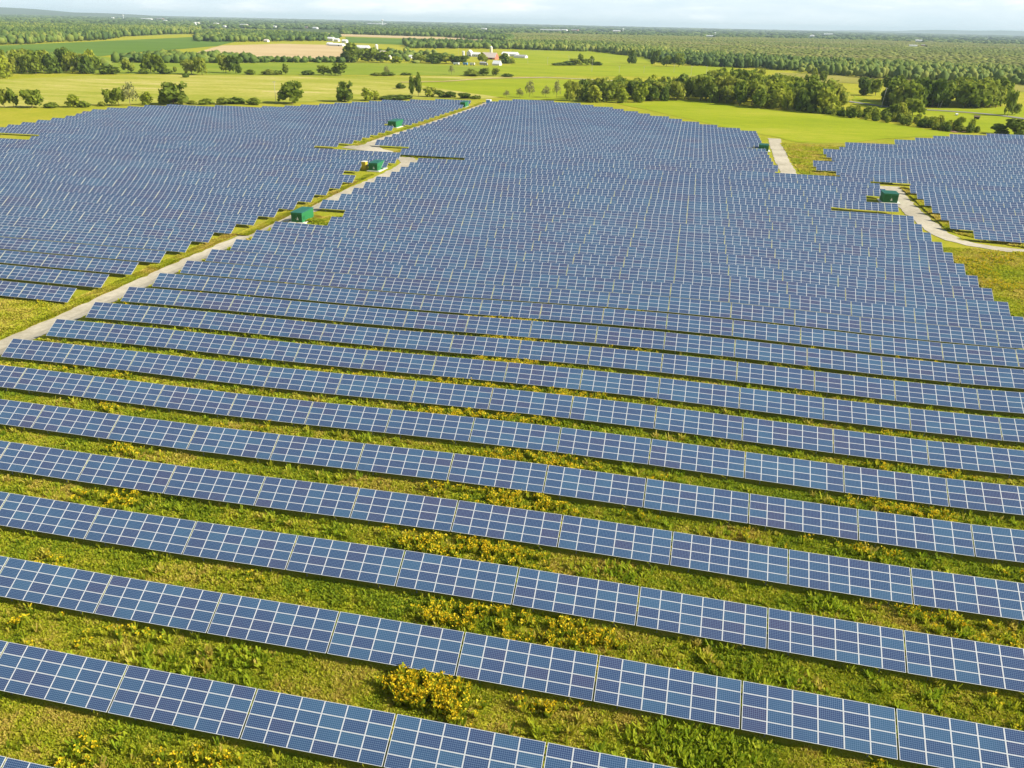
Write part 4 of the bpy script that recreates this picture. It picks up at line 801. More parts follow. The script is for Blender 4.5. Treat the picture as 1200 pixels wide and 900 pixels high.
TREES = [(-411.5, 423.8, 10.9, 5.7, 'R', 'hedgeL'),(-406.4, 425.6, 10.3, 4.7, 'R', 'hedgeL'),(-397.1, 429.9, 10.0, 9.5, 'R', 'hedgeL'),(-387.1, 434.5, 3.1, 6.3, 'B', 'hedgeL'),(-376.7, 441.0, 7.4, 7.4, 'Y', 'hedgeL'),(-371.4, 443.4, 3.9, 5.3, 'B', 'hedgeL'),(-365.8, 453.0, 2.8, 3.8, 'B', 'hedgeL'),(-363.4, 457.1, 9.4, 4.9, 'R', 'hedgeL'),(-358.8, 459.3, 10.2, 7.1, 'R', 'hedgeL'),(-352.6, 462.1, 14.5, 8.8, 'S', 'hedgeL'),(-346.6, 471.0, 8.0, 6.7, 'Y', 'hedgeL'),(-335.4, 482.5, 13.7, 15.2, 'D', 'hedgeL'),(-339.9, 480.4, 5.8, 5.6, 'D', 'hedgeL'),(-328.5, 492.2, 2.7, 5.1, 'B', 'hedgeL'),(-320.4, 496.0, 3.8, 6.9, 'B', 'hedgeL'),(-311.4, 503.6, 4.4, 7.5, 'B', 'hedgeL'),(-305.9, 509.5, 4.6, 8.8, 'B', 'hedgeL'),(-292.4, 509.3, 4.9, 6.4, 'B', 'hedgeL'),(-272.3, 525.5, 13.8, 13.6, 'R', 'hedgeL'),(-245.1, 552.6, 13.3, 9.8, 'D', 'hedgeL'),(-233.1, 565.7, 8.2, 6.9, 'Y', 'hedgeL'),(-228.8, 571.5, 6.4, 5.7, 'Y', 'hedgeL'),(-222.5, 578.4, 3.0, 10.1, 'B', 'hedgeL'),(-214.0, 586.3, 3.3, 11.5, 'B', 'hedgeL'),(-215.5, 613.8, 14.3, 5.3, 'P', 'hedgeL'),(-211.0, 616.0, 16.8, 6.0, 'P', 'hedgeL'),(-201.2, 612.6, 7.4, 8.0, 'Y', 'hedgeL'),(-192.3, 613.0, 4.7, 7.9, 'D', 'hedgeL'),(-184.0, 613.0, 4.3, 7.9, 'D', 'hedgeL'),(-171.5, 611.1, 3.7, 8.5, 'D', 'hedgeL'),(-163.1, 611.3, 2.8, 5.2, 'B', 'hedgeL'),(-144.2, 632.7, 5.7, 4.7, 'S', 'hedgeL'),(-134.6, 637.5, 6.9, 5.4, 'S', 'hedgeL'),(-127.7, 640.9, 13.2, 6.8, 'S', 'hedgeL'),(-115.5, 646.9, 8.9, 6.1, 'S', 'hedgeL'),(-107.5, 650.9, 13.3, 5.4, 'S', 'hedgeL'),(-561.1, 713.9, 8.9, 13.4, 'B', 'hedgeM'),(-555.3, 733.4, 12.1, 9.4, 'R', 'hedgeM'),(-539.2, 735.8, 5.1, 8.5, 'B', 'hedgeM'),(-537.8, 744.7, 17.5, 12.1, 'R', 'hedgeM'),(-531.1, 749.0, 16.7, 10.4, 'R', 'hedgeM'),(-522.6, 746.4, 5.2, 10.3, 'B', 'hedgeM'),(-526.4, 768.6, 5.7, 4.4, 'P', 'hedgeM'),(-498.3, 754.0, 13.5, 12.9, 'R', 'hedgeM'),(-482.7, 748.2, 15.7, 10.2, 'R', 'hedgeM'),(-474.9, 708.8, 4.2, 4.9, 'B', 'hedgeM'),(-481.2, 789.6, 16.1, 10.7, 'R', 'hedgeM'),(-469.4, 788.8, 15.6, 9.8, 'D', 'hedgeM'),(-447.0, 778.6, 5.3, 7.9, 'B', 'hedgeM'),(-432.1, 788.0, 5.3, 9.7, 'B', 'hedgeM'),(-424.9, 792.6, 4.5, 8.0, 'B', 'hedgeM'),(-417.3, 797.4, 10.3, 7.1, 'P', 'hedgeM'),(-396.0, 802.8, 4.9, 8.9, 'B', 'hedgeM'),(-381.6, 811.9, 9.1, 11.6, 'R', 'hedgeM'),(-363.8, 814.9, 12.0, 13.4, 'R', 'hedgeM'),(-331.2, 835.4, 2.9, 10.0, 'B', 'hedgeM'),(-322.6, 840.8, 3.8, 11.8, 'B', 'hedgeM'),(-330.8, 860.8, 8.6, 5.6, 'S', 'hedgeM'),(-307.5, 858.6, 2.6, 9.2, 'B', 'hedgeM'),(-249.5, 680.4, 4.8, 5.9, 'B', 'hedgeM'),(-266.7, 892.9, 10.1, 5.7, 'S', 'hedgeM'),(-240.7, 883.7, 6.9, 13.1, 'B', 'hedgeM'),(-229.0, 891.0, 7.8, 9.4, 'R', 'hedgeM'),(-217.3, 898.3, 7.9, 7.6, 'R', 'hedgeM'),(-202.1, 891.1, 3.5, 9.3, 'B', 'hedgeM'),(-192.6, 1179.9, 4.2, 15.8, 'B', 'scrubC'),(-181.1, 1188.4, 6.4, 14.6, 'B', 'scrubC'),(-172.2, 1194.9, 8.7, 14.7, 'R', 'scrubC'),(-166.2, 1204.9, 15.3, 9.9, 'P', 'scrubC'),(-157.6, 1205.6, 8.8, 12.3, 'R', 'scrubC'),(-150.3, 1211.0, 12.2, 8.6, 'P', 'scrubC'),(-142.9, 1216.5, 5.4, 9.9, 'B', 'scrubC'),(-100.8, 1313.5, 18.9, 11.9, 'D', 'scrubC'),(-65.8, 1308.8, 18.7, 10.5, 'D', 'scrubC'),(-45.3, 1251.2, 13.9, 12.5, 'R', 'scrubC'),(-28.0, 1249.9, 17.8, 12.5, 'R', 'scrubC'),(150.4, 807.4, 14.5, 9.4, 'D', 'right'),(161.3, 812.9, 13.9, 10.2, 'R', 'right'),(221.8, 654.9, 16.2, 5.5, 'R', 'right'),(229.7, 664.5, 7.7, 5.0, 'R', 'right'),(118.4, 609.5, 6.7, 4.7, 'B', 'right'),(157.6, 535.9, 3.9, 6.2, 'B', 'right'),(145.5, 548.7, 5.0, 6.3, 'B', 'right'),(176.4, 526.7, 5.3, 8.0, 'D', 'right'),(183.9, 521.7, 8.5, 9.9, 'D', 'right'),(137.6, 595.3, 10.3, 6.9, 'Y', 'right'),(152.3, 630.4, 10.9, 10.9, 'R', 'right'),(134.1, 604.9, 8.9, 7.0, 'R', 'right'),(-463.6, 1079.2, 23.6, 25.8, 'D', 'farm'),(-445.1, 1093.7, 17.4, 20.1, 'R', 'farm'),(-425.4, 1094.5, 13.6, 17.7, 'R', 'farm'),(-406.3, 1094.9, 8.7, 14.1, 'Y', 'farm'),(-385.8, 1140.0, 10.1, 17.0, 'R', 'farm'),(-357.8, 1117.8, 12.6, 17.8, 'D', 'farm'),(-344.3, 1128.1, 11.6, 19.1, 'R', 'farm'),(-325.2, 1128.5, 9.9, 17.9, 'D', 'farm'),(-304.2, 1173.3, 12.5, 12.3, 'R', 'farm'),(-272.9, 1182.5, 13.6, 13.6, 'D', 'farm'),(-263.2, 1189.9, 7.4, 8.7, 'Y', 'farm'),(137.7, 983.4, 11.5, 7.6, 'R', 'right'),(140.8, 1083.9, 10.7, 6.3, 'Y', 'right'),(-29.2, 735.4, 13.9, 9.2, 'P', 'groveC'),(-10.6, 766.5, 11.5, 6.8, 'Y', 'groveC'),(-45.8, 658.7, 12.7, 7.0, 'P', 'groveC'),(-37.7, 709.4, 15.0, 8.8, 'P', 'groveC'),(-73.8, 653.9, 16.9, 13.2, 'R', 'groveC'),(9.6, 755.7, 13.7, 8.5, 'R', 'groveC'),(-38.2, 725.5, 16.5, 10.8, 'Y', 'groveC'),(-57.4, 646.2, 14.5, 9.9, 'R', 'groveC'),(-80.7, 630.6, 11.1, 7.5, 'D', 'groveC'),(-63.9, 713.9, 16.9, 12.6, 'Y', 'groveC'),(-59.9, 668.5, 16.4, 9.0, 'D', 'groveC'),(-8.1, 695.0, 12.2, 9.2, 'R', 'groveC'),(-62.3, 695.0, 16.0, 13.1, 'Y', 'groveC'),(-15.5, 751.4, 13.3, 8.0, 'R', 'groveC'),(-39.8, 740.7, 12.0, 6.9, 'R', 'groveC'),(-37.6, 668.9, 15.4, 12.8, 'D', 'groveC'),(-88.0, 643.5, 12.6, 8.3, 'R', 'groveC'),(-32.3, 748.5, 12.6, 8.8, 'P', 'groveC'),(-47.2, 685.8, 13.0, 8.4, 'D', 'groveC'),(-86.8, 662.7, 14.3, 9.0, 'D', 'groveC'),(-12.8, 728.1, 12.1, 8.2, 'P', 'groveC'),(-26.3, 710.5, 16.2, 9.4, 'Y', 'groveC'),(-12.2, 710.5, 12.2, 6.9, 'D', 'groveC'),(-24.6, 685.7, 12.6, 8.2, 'D', 'groveC'),(-48.8, 721.2, 14.4, 11.7, 'P', 'groveC'),(-66.4, 684.0, 12.6, 8.5, 'P', 'groveC'),(-72.0, 665.6, 11.3, 8.6, 'R', 'groveC'),(-50.3, 709.7, 14.0, 9.5, 'Y', 'groveC'),(-84.7, 679.2, 14.3, 8.9, 'R', 'groveC'),(-31.7, 696.3, 11.1, 8.8, 'Y', 'groveC'),(-40.6, 641.2, 14.6, 9.7, 'Y', 'groveC'),(-32.3, 657.4, 11.6, 7.1, 'D', 'groveC'),(-72.3, 638.5, 12.2, 8.0, 'D', 'groveC'),(-29.0, 675.4, 14.7, 12.0, 'R', 'groveC'),(-53.5, 629.8, 11.3, 7.9, 'Y', 'groveC'),(0.3, 721.8, 11.1, 6.3, 'D', 'groveC'),(-65.6, 630.3, 15.6, 10.4, 'R', 'groveC'),(-93.4, 628.3, 16.6, 9.3, 'Y', 'groveC'),(4.8, 743.6, 16.3, 11.7, 'R', 'groveC'),(-26.0, 759.9, 13.9, 10.8, 'D', 'groveC'),(-13.8, 676.4, 15.5, 10.0, 'R', 'groveC'),(-78.1, 691.4, 14.0, 10.0, 'P', 'groveC'),(-51.2, 698.6, 14.3, 8.9, 'R', 'groveC'),(-11.1, 740.0, 16.9, 13.1, 'D', 'groveC'),(-25.2, 722.5, 12.4, 10.3, 'D', 'groveC'),(-21.6, 699.5, 13.0, 11.0, 'D', 'groveC'),(-4.3, 750.9, 12.6, 8.8, 'D', 'groveC'),(4.4, 733.1, 12.2, 7.4, 'R', 'groveC'),(-57.7, 726.9, 12.3, 8.0, 'Y', 'groveC'),(-60.9, 657.4, 13.1, 11.0, 'Y', 'groveC'),(-49.1, 673.4, 13.5, 9.0, 'D', 'groveC'),(-73.4, 622.5, 13.1, 10.5, 'Y', 'groveC'),(-35.3, 685.5, 14.8, 10.3, 'Y', 'groveC'),(-50.6, 736.1, 13.3, 8.5, 'Y', 'groveC'),(0.5, 762.6, 14.5, 11.4, 'R', 'groveC'),(-71.0, 702.2, 12.1, 10.0, 'P', 'groveC'),(-23.6, 664.2, 11.8, 6.8, 'D', 'groveC'),(77.6, 736.0, 15.8, 11.0, 'R', 'groveR'),(67.4, 752.8, 15.7, 10.7, 'P', 'groveR'),(100.0, 655.6, 13.6, 11.2, 'R', 'groveR'),(94.9, 667.1, 14.4, 9.6, 'Y', 'groveR'),(19.5, 680.5, 18.7, 14.5, 'R', 'groveR'),(39.9, 777.4, 18.6, 13.5, 'R', 'groveR'),(78.7, 748.2, 13.6, 9.9, 'R', 'groveR'),(17.6, 789.1, 12.5, 8.9, 'Y', 'groveR'),(19.9, 725.0, 18.4, 14.1, 'D', 'groveR'),(54.5, 805.4, 13.9, 10.2, 'R', 'groveR'),(92.6, 725.7, 14.4, 10.0, 'R', 'groveR'),(56.5, 743.7, 14.9, 9.8, 'P', 'groveR'),(8.9, 729.3, 16.8, 12.1, 'R', 'groveR'),(69.3, 666.9, 15.8, 11.8, 'D', 'groveR'),(76.9, 649.0, 14.4, 9.6, 'D', 'groveR'),(44.0, 666.0, 16.7, 13.5, 'R', 'groveR'),(39.8, 752.1, 12.0, 7.9, 'Y', 'groveR'),(58.5, 675.9, 13.8, 8.1, 'D', 'groveR'),(65.4, 703.3, 12.6, 9.1, 'Y', 'groveR'),(24.8, 668.4, 12.5, 8.7, 'R', 'groveR'),(60.2, 714.7, 14.6, 10.9, 'Y', 'groveR'),(40.9, 705.8, 14.8, 8.7, 'R', 'groveR'),(92.3, 617.0, 16.5, 12.8, 'Y', 'groveR'),(27.0, 704.5, 14.6, 9.1, 'D', 'groveR'),(83.6, 776.2, 14.9, 10.7, 'P', 'groveR'),(67.4, 635.1, 13.3, 7.9, 'Y', 'groveR'),(24.3, 772.7, 16.3, 12.3, 'R', 'groveR'),(96.4, 710.2, 16.1, 9.6, 'R', 'groveR'),(56.8, 774.2, 16.3, 10.4, 'Y', 'groveR'),(71.1, 686.1, 19.3, 11.3, 'Y', 'groveR'),(52.5, 695.9, 13.3, 11.2, 'P', 'groveR'),(36.3, 806.9, 18.8, 10.4, 'D', 'groveR'),(77.0, 710.8, 12.1, 10.0, 'P', 'groveR'),(74.1, 789.5, 14.6, 11.1, 'Y', 'groveR'),(-5.3, 696.3, 16.2, 13.3, 'P', 'groveR'),(35.7, 716.8, 12.5, 10.0, 'Y', 'groveR'),(50.6, 653.7, 15.0, 11.0, 'R', 'groveR'),(48.3, 638.8, 13.2, 9.4, 'R', 'groveR'),(77.1, 625.4, 14.5, 8.5, 'D', 'groveR'),(81.2, 660.1, 14.0, 11.4, 'P', 'groveR'),(78.5, 759.9, 16.4, 11.8, 'R', 'groveR'),(3.0, 714.1, 12.2, 7.1, 'D', 'groveR'),(47.2, 720.7, 19.4, 10.8, 'R', 'groveR'),(86.6, 679.3, 14.8, 11.0, 'D', 'groveR'),(16.1, 700.3, 16.7, 13.7, 'R', 'groveR'),(23.3, 740.3, 15.0, 10.7, 'R', 'groveR'),(92.2, 629.3, 18.4, 11.1, 'P', 'groveR'),(36.4, 695.1, 14.5, 11.5, 'P', 'groveR'),(51.4, 756.4, 15.8, 12.8, 'Y', 'groveR'),(34.1, 654.4, 17.1, 10.2, 'P', 'groveR'),(103.6, 685.0, 19.0, 14.0, 'R', 'groveR'),(100.1, 637.7, 18.3, 13.2, 'R', 'groveR'),(30.4, 791.3, 14.9, 9.7, 'R', 'groveR'),(15.7, 750.6, 17.1, 11.5, 'R', 'groveR'),(45.9, 685.1, 17.4, 13.6, 'P', 'groveR'),(66.8, 729.0, 16.1, 9.8, 'Y', 'groveR'),(93.7, 694.7, 16.6, 12.1, 'R', 'groveR'),(36.6, 738.6, 14.7, 9.4, 'D', 'groveR'),(44.6, 792.1, 15.2, 11.4, 'R', 'groveR'),(62.7, 784.3, 15.2, 11.3, 'Y', 'groveR'),(4.7, 686.5, 18.3, 13.0, 'R', 'groveR'),(79.5, 694.1, 17.0, 9.7, 'R', 'groveR'),(32.0, 762.1, 19.0, 14.3, 'R', 'groveR'),(33.2, 678.1, 16.8, 10.7, 'R', 'groveR'),(15.4, 762.7, 18.4, 13.4, 'R', 'groveR'),(85.3, 638.7, 20.0, 15.3, 'P', 'groveR'),(72.2, 774.3, 17.1, 14.4, 'R', 'groveR'),(80.5, 723.6, 18.5, 14.9, 'R', 'groveR'),(94.5, 737.8, 18.6, 10.9, 'R', 'groveR'),(62.4, 655.1, 17.7, 13.8, 'Y', 'groveR'),(14.0, 777.9, 12.7, 10.7, 'R', 'groveR'),(13.3, 668.3, 13.9, 8.3, 'D', 'groveR'),(64.7, 765.0, 13.2, 7.6, 'R', 'groveR'),(89.2, 650.9, 12.4, 9.6, 'R', 'groveR'),(53.2, 817.1, 18.0, 13.1, 'R', 'groveR'),(50.2, 733.5, 17.4, 11.8, 'P', 'groveR'),(59.1, 643.7, 13.1, 10.8, 'Y', 'groveR'),(22.3, 800.2, 19.4, 14.7, 'P', 'groveR'),(90.5, 751.9, 13.6, 8.8, 'Y', 'groveR'),(24.3, 691.1, 19.6, 11.2, 'Y', 'groveR'),(6.7, 743.1, 14.4, 11.4, 'D', 'groveR'),(44.3, 766.8, 19.4, 15.6, 'R', 'groveR'),(63.8, 797.8, 14.5, 9.9, 'D', 'groveR'),(-647.2, 697.4, 17.1, 11.4, 'R', 'woodL'),(-626.9, 734.7, 19.7, 13.2, 'D', 'woodL'),(-643.3, 717.0, 17.1, 11.8, 'D', 'woodL'),(-613.0, 641.4, 17.0, 11.2, 'Y', 'woodL'),(-605.6, 745.4, 19.7, 12.8, 'Y', 'woodL'),(-609.7, 695.5, 15.6, 12.4, 'D', 'woodL'),(-649.6, 734.9, 16.3, 11.0, 'R', 'woodL'),(-660.9, 707.5, 19.4, 10.7, 'Y', 'woodL'),(-675.5, 701.2, 15.0, 11.1, 'Y', 'woodL'),(-628.4, 703.9, 19.5, 15.6, 'R', 'woodL'),(-632.3, 668.8, 14.5, 8.3, 'R', 'woodL'),(-583.4, 709.3, 16.0, 12.7, 'D', 'woodL'),(-632.8, 688.4, 15.9, 9.5, 'R', 'woodL'),(-617.8, 722.6, 19.4, 13.9, 'D', 'woodL'),(-663.6, 689.4, 19.5, 11.7, 'R', 'woodL'),(-651.6, 677.8, 14.9, 11.4, 'Y', 'woodL'),(-602.1, 727.3, 16.2, 10.3, 'R', 'woodL'),(-598.7, 708.2, 18.2, 12.7, 'R', 'woodL'),(-667.5, 723.7, 19.7, 11.9, 'R', 'woodL'),(-627.1, 650.5, 14.2, 11.9, 'R', 'woodL'),(-615.7, 680.5, 16.2, 10.0, 'R', 'woodL'),(-603.9, 624.8, 17.5, 13.6, 'Y', 'woodL'),(-586.6, 724.1, 14.6, 10.6, 'R', 'woodL'),(-686.8, 712.9, 15.1, 10.3, 'R', 'woodL'),(190.3, 736.2, 17.2, 12.5, 'D', 'oaks'),(179.0, 732.4, 18.0, 13.7, 'D', 'oaks'),(181.0, 719.6, 18.0, 12.8, 'D', 'oaks'),(195.4, 755.5, 16.3, 12.9, 'R', 'oaks'),(168.4, 760.1, 18.1, 11.6, 'D', 'oaks'),(171.0, 711.9, 15.0, 10.6, 'R', 'oaks'),(159.5, 700.1, 18.2, 11.2, 'R', 'oaks'),(181.7, 759.1, 16.8, 10.1, 'R', 'oaks'),(201.7, 771.7, 15.3, 12.3, 'D', 'oaks'),(178.9, 748.0, 15.9, 10.6, 'D', 'oaks'),(172.1, 739.4, 16.4, 11.7, 'R', 'oaks'),(162.1, 746.6, 18.3, 13.7, 'D', 'oaks'),(191.1, 719.2, 15.6, 12.4, 'D', 'oaks'),(157.8, 715.4, 15.2, 8.9, 'D', 'oaks'),(166.9, 723.8, 16.4, 12.9, 'R', 'oaks'),(199.4, 744.2, 15.5, 10.2, 'D', 'oaks'),(188.6, 769.0, 18.6, 10.5, 'D', 'oaks'),(150.3, 696.4, 15.7, 12.0, 'D', 'oaks'),(183.9, 707.2, 18.9, 13.2, 'D', 'oaks'),(161.0, 731.6, 17.7, 12.5, 'R', 'oaks'),(170.9, 696.0, 15.3, 9.5, 'D', 'oaks'),(153.1, 686.9, 16.2, 9.5, 'R', 'oaks'),(188.8, 746.5, 15.6, 10.4, 'D', 'oaks'),(203.4, 761.0, 15.3, 12.2, 'D', 'oaks'),(162.4, 689.2, 17.5, 13.1, 'R', 'oaks'),(198.8, 730.9, 18.4, 15.3, 'R', 'oaks'),(151.8, 706.3, 17.8, 10.0, 'D', 'oaks'),(215.9, 723.8, 17.2, 10.8, 'D', 'oaks2'),(220.0, 755.4, 18.7, 10.5, 'D', 'oaks2'),(227.4, 746.3, 18.4, 10.9, 'R', 'oaks2'),(251.4, 789.3, 17.4, 12.5, 'P', 'oaks2'),(251.8, 773.5, 16.1, 10.2, 'P', 'oaks2'),(241.1, 752.8, 18.7, 12.6, 'D', 'oaks2'),(223.4, 770.2, 19.4, 15.9, 'R', 'oaks2'),(240.2, 785.8, 15.4, 9.8, 'P', 'oaks2'),(233.0, 767.7, 15.9, 9.8, 'D', 'oaks2'),(208.7, 710.7, 18.8, 13.7, 'R', 'oaks2'),(216.0, 740.7, 18.8, 11.5, 'R', 'oaks2'),(234.8, 737.0, 18.8, 13.9, 'P', 'oaks2'),(247.1, 760.3, 18.9, 13.1, 'D', 'oaks2'),(225.7, 720.9, 19.9, 13.0, 'R', 'oaks2'),(242.0, 775.5, 19.8, 14.9, 'P', 'oaks2'),(222.7, 731.0, 15.4, 10.7, 'D', 'oaks2'),(231.2, 782.0, 16.1, 12.7, 'P', 'oaks2'),(235.8, 726.1, 15.1, 11.7, 'P', 'oaks2'),(218.5, 713.6, 19.4, 14.5, 'R', 'oaks2'),(230.0, 758.1, 16.2, 13.5, 'R', 'oaks2'),(244.7, 743.0, 19.1, 15.8, 'P', 'oaks2'),(143.4, 579.2, 4.2, 3.5, 'B', 'belt'),(146.7, 569.0, 4.3, 2.9, 'Y', 'belt'),(130.3, 582.6, 5.0, 3.3, 'B', 'belt'),(149.3, 555.7, 4.1, 3.4, 'B', 'belt'),(145.9, 545.7, 6.2, 3.5, 'Y', 'belt'),(118.7, 611.1, 6.1, 3.9, 'B', 'belt'),(129.9, 602.1, 5.9, 4.6, 'Y', 'belt'),(120.8, 597.0, 6.7, 3.9, 'B', 'belt'),(77.8, 623.9, 3.8, 2.8, 'B', 'belt'),(133.1, 577.5, 5.7, 4.4, 'B', 'belt'),(97.5, 614.9, 3.6, 2.2, 'Y', 'belt'),(124.8, 572.8, 4.1, 2.9, 'B', 'belt'),(104.8, 600.6, 6.3, 3.6, 'B', 'belt'),(131.0, 587.9, 5.2, 3.1, 'B', 'belt'),(148.7, 533.8, 5.6, 4.1, 'B', 'belt'),(131.7, 560.8, 4.3, 3.1, 'B', 'belt'),(148.9, 579.6, 4.2, 3.5, 'Y', 'belt'),(138.9, 554.2, 4.1, 3.2, 'Y', 'belt'),(124.9, 585.8, 3.6, 2.3, 'B', 'belt'),(162.2, 535.5, 3.7, 3.0, 'B', 'belt'),(132.3, 595.6, 4.7, 2.9, 'Y', 'belt'),(158.9, 548.3, 5.7, 4.1, 'B', 'belt'),(136.5, 587.9, 4.5, 3.5, 'B', 'belt'),(110.2, 592.9, 3.7, 2.1, 'B', 'belt'),(165.6, 530.7, 3.8, 2.9, 'B', 'belt'),(154.0, 562.5, 6.4, 4.2, 'Y', 'belt'),(130.0, 612.3, 5.6, 3.9, 'B', 'belt'),(133.1, 566.4, 4.1, 3.0, 'B', 'belt'),(84.3, 622.5, 5.4, 4.1, 'B', 'belt'),(105.1, 594.5, 3.5, 2.3, 'Y', 'belt'),(135.0, 603.6, 6.5, 4.0, 'B', 'belt'),(115.2, 587.4, 4.0, 2.8, 'Y', 'belt'),(117.9, 602.1, 4.9, 3.2, 'B', 'belt'),(105.8, 610.9, 4.6, 3.3, 'Y', 'belt'),(141.8, 589.0, 3.6, 2.8, 'Y', 'belt'),(114.6, 597.8, 3.5, 2.7, 'B', 'belt'),(150.0, 573.5, 4.8, 3.8, 'B', 'belt'),(119.6, 580.4, 5.0, 3.0, 'Y', 'belt'),(157.6, 557.1, 4.4, 2.7, 'B', 'belt'),(111.2, 611.1, 6.3, 4.6, 'Y', 'belt'),(141.7, 561.1, 3.9, 2.5, 'B', 'belt'),(92.0, 621.3, 4.7, 3.6, 'B', 'belt'),(139.2, 547.6, 5.7, 3.8, 'B', 'belt'),(141.5, 570.0, 4.1, 2.8, 'Y', 'belt'),(166.5, 545.7, 6.2, 3.7, 'Y', 'belt'),(151.6, 538.3, 5.6, 3.4, 'Y', 'belt'),(165.4, 540.5, 3.7, 2.1, 'Y', 'belt'),(151.0, 547.4, 4.2, 3.5, 'B', 'belt'),(81.9, 617.4, 5.1, 3.9, 'B', 'belt'),(156.2, 530.4, 4.0, 2.7, 'B', 'belt'),(94.8, 601.0, 4.9, 3.0, 'Y', 'belt'),(126.9, 591.9, 6.1, 4.3, 'B', 'belt'),(137.5, 581.4, 6.5, 4.1, 'Y', 'belt'),(118.9, 617.1, 4.5, 3.6, 'B', 'belt'),(91.9, 615.8, 5.8, 4.8, 'B', 'belt'),(112.5, 580.2, 3.5, 2.4, 'Y', 'belt'),(112.6, 603.4, 4.6, 3.6, 'Y', 'belt'),(144.6, 537.8, 4.1, 3.4, 'B', 'belt'),(98.3, 606.9, 5.5, 3.7, 'Y', 'belt'),(123.2, 566.9, 4.1, 2.5, 'Y', 'belt'),(137.0, 598.8, 4.6, 2.8, 'Y', 'belt'),(108.3, 617.2, 6.1, 5.0, 'Y', 'belt'),(99.5, 597.0, 5.1, 4.2, 'B', 'belt'),(145.4, 551.4, 6.1, 3.8, 'Y', 'belt'),(154.5, 568.5, 4.7, 2.8, 'B', 'belt'),(158.7, 541.0, 3.9, 2.2, 'Y', 'belt'),(124.2, 607.1, 5.4, 3.9, 'B', 'belt'),(86.8, 611.3, 4.7, 3.1, 'B', 'belt'),(162.1, 553.2, 6.9, 4.2, 'Y', 'belt'),(117.4, 574.9, 3.8, 3.0, 'B', 'belt'),(104.8, 589.3, 6.7, 4.3, 'B', 'belt'),(120.3, 589.6, 6.6, 4.7, 'Y', 'belt'),(135.8, 609.3, 3.7, 2.9, 'B', 'belt'),(102.5, 618.7, 5.1, 3.0, 'B', 'belt'),(125.8, 578.5, 4.3, 2.7, 'B', 'belt'),(124.6, 615.2, 5.8, 4.7, 'Y', 'belt'),(132.9, 554.7, 6.2, 3.7, 'B', 'belt'),(154.8, 552.0, 3.5, 2.3, 'Y', 'belt'),(156.7, 535.8, 5.1, 3.6, 'B', 'belt'),(92.8, 609.1, 3.8, 3.2, 'B', 'belt'),(148.3, 562.7, 4.5, 3.6, 'Y', 'belt'),(161.2, 527.9, 5.2, 3.8, 'B', 'belt'),(137.7, 593.3, 3.6, 2.7, 'Y', 'belt'),(126.0, 597.2, 4.7, 3.7, 'B', 'belt'),(137.8, 574.9, 4.8, 3.4, 'B', 'belt'),(146.4, 585.9, 5.2, 3.0, 'Y', 'belt'),(149.3, 528.5, 3.8, 3.0, 'B', 'belt')]
GRP = {'hedgeL': ('hedgerow trees behind the far left panels', 'in the hedgerow behind the upper left panels'),
       'hedgeM': ('trees along the field boundary at left', 'on the field boundary beyond the mown meadow'),
       'scrubC': ('trees on the pasture boundary', 'on the pasture boundary right of the farm'),
       'farm': ('trees around the farms', 'by the farm buildings'),
       'right': ('scattered trees at right', 'near the country road at right')}
LOOK = {'R': ('broadleaf_tree', 'rounded green broadleaf tree', 'tree'), 'D': ('broadleaf_tree', 'dark dense broadleaf tree', 'tree'), 'P': ('slender_tree', 'slender upright green tree', 'tree'),
        'S': ('sparse_tree', 'thin grey-green tree', 'tree'), 'Y': ('young_tree', 'pale yellow-green young tree', 'tree'), 'B': ('shrub', 'low rounded green shrub', 'shrub')}
MASS = {'groveC': ('behind the middle of the array top edge', 'trees of the grove behind the array'), 'groveR': ('in the large wood right of the bright meadow', 'trees of the wood by the bright meadow'),
        'woodL': ('in the small wood at the left edge', 'trees of the small wood at left'), 'oaks': ('in the dark stand behind the leaning pole', 'trees of the stand by the leaning pole'),
        'oaks2': ('in the stand near the right edge behind the lawn', 'trees of the stand near the right edge'), 'belt': ('in the hedge belt above the right panels', 'shrubs of the belt above the right panels')}
groups = {}
for t in TREES: groups.setdefault(t[5], []).append(t)
def put_tree(x, y, h, w, kind, lab, grp):
    nm, look, cat = LOOK[kind]; cm, tm = random.choice(PROTO[kind]); x, y = x * K, y * K; h *= K * (.92 if lab.endswith('top edge') else 1.04)
    z = gz(x, y); t = empty(nm, (x, y, z), (0, 0, random.uniform(0, 2 * PI))); w2 = w * K * (1.45 if kind == 'B' else 1.22)
    c = link_mesh('crown', cm, t); c.scale = (w2, w2, h)
    k = link_mesh('trunk', tm, t); s = max(h * .9, 1); k.scale = (w2 * .9, w2 * .9, h)
    tag(t, lab, cat, grp)
for key, L in groups.items():
    if key in GRP:
        L2 = sorted(L, key=lambda t: to_photo(t[0] * K, t[1] * K, 0)[0]); seen = {}
        tot = {}
        for t in L2: tot[t[4]] = tot.get(t[4], 0) + 1
        for t in L2:
            seen[t[4]] = seen.get(t[4], 0) + 1; i = seen[t[4]]; n = tot[t[4]]
            pos = 'single' if n == 1 else ('leftmost' if i == 1 else ('rightmost' if i == n else ORD[i] + ' from left'))
            put_tree(*t[:5], '%s %s, %s' % (LOOK[t[4]][1], GRP[key][1], pos), GRP[key][0])
    else:
        where, grp = MASS[key]
        for t in L: put_tree(*t[:5], '%s %s' % (LOOK[t[4]][1], where), grp)
print('trees', len(TREES))

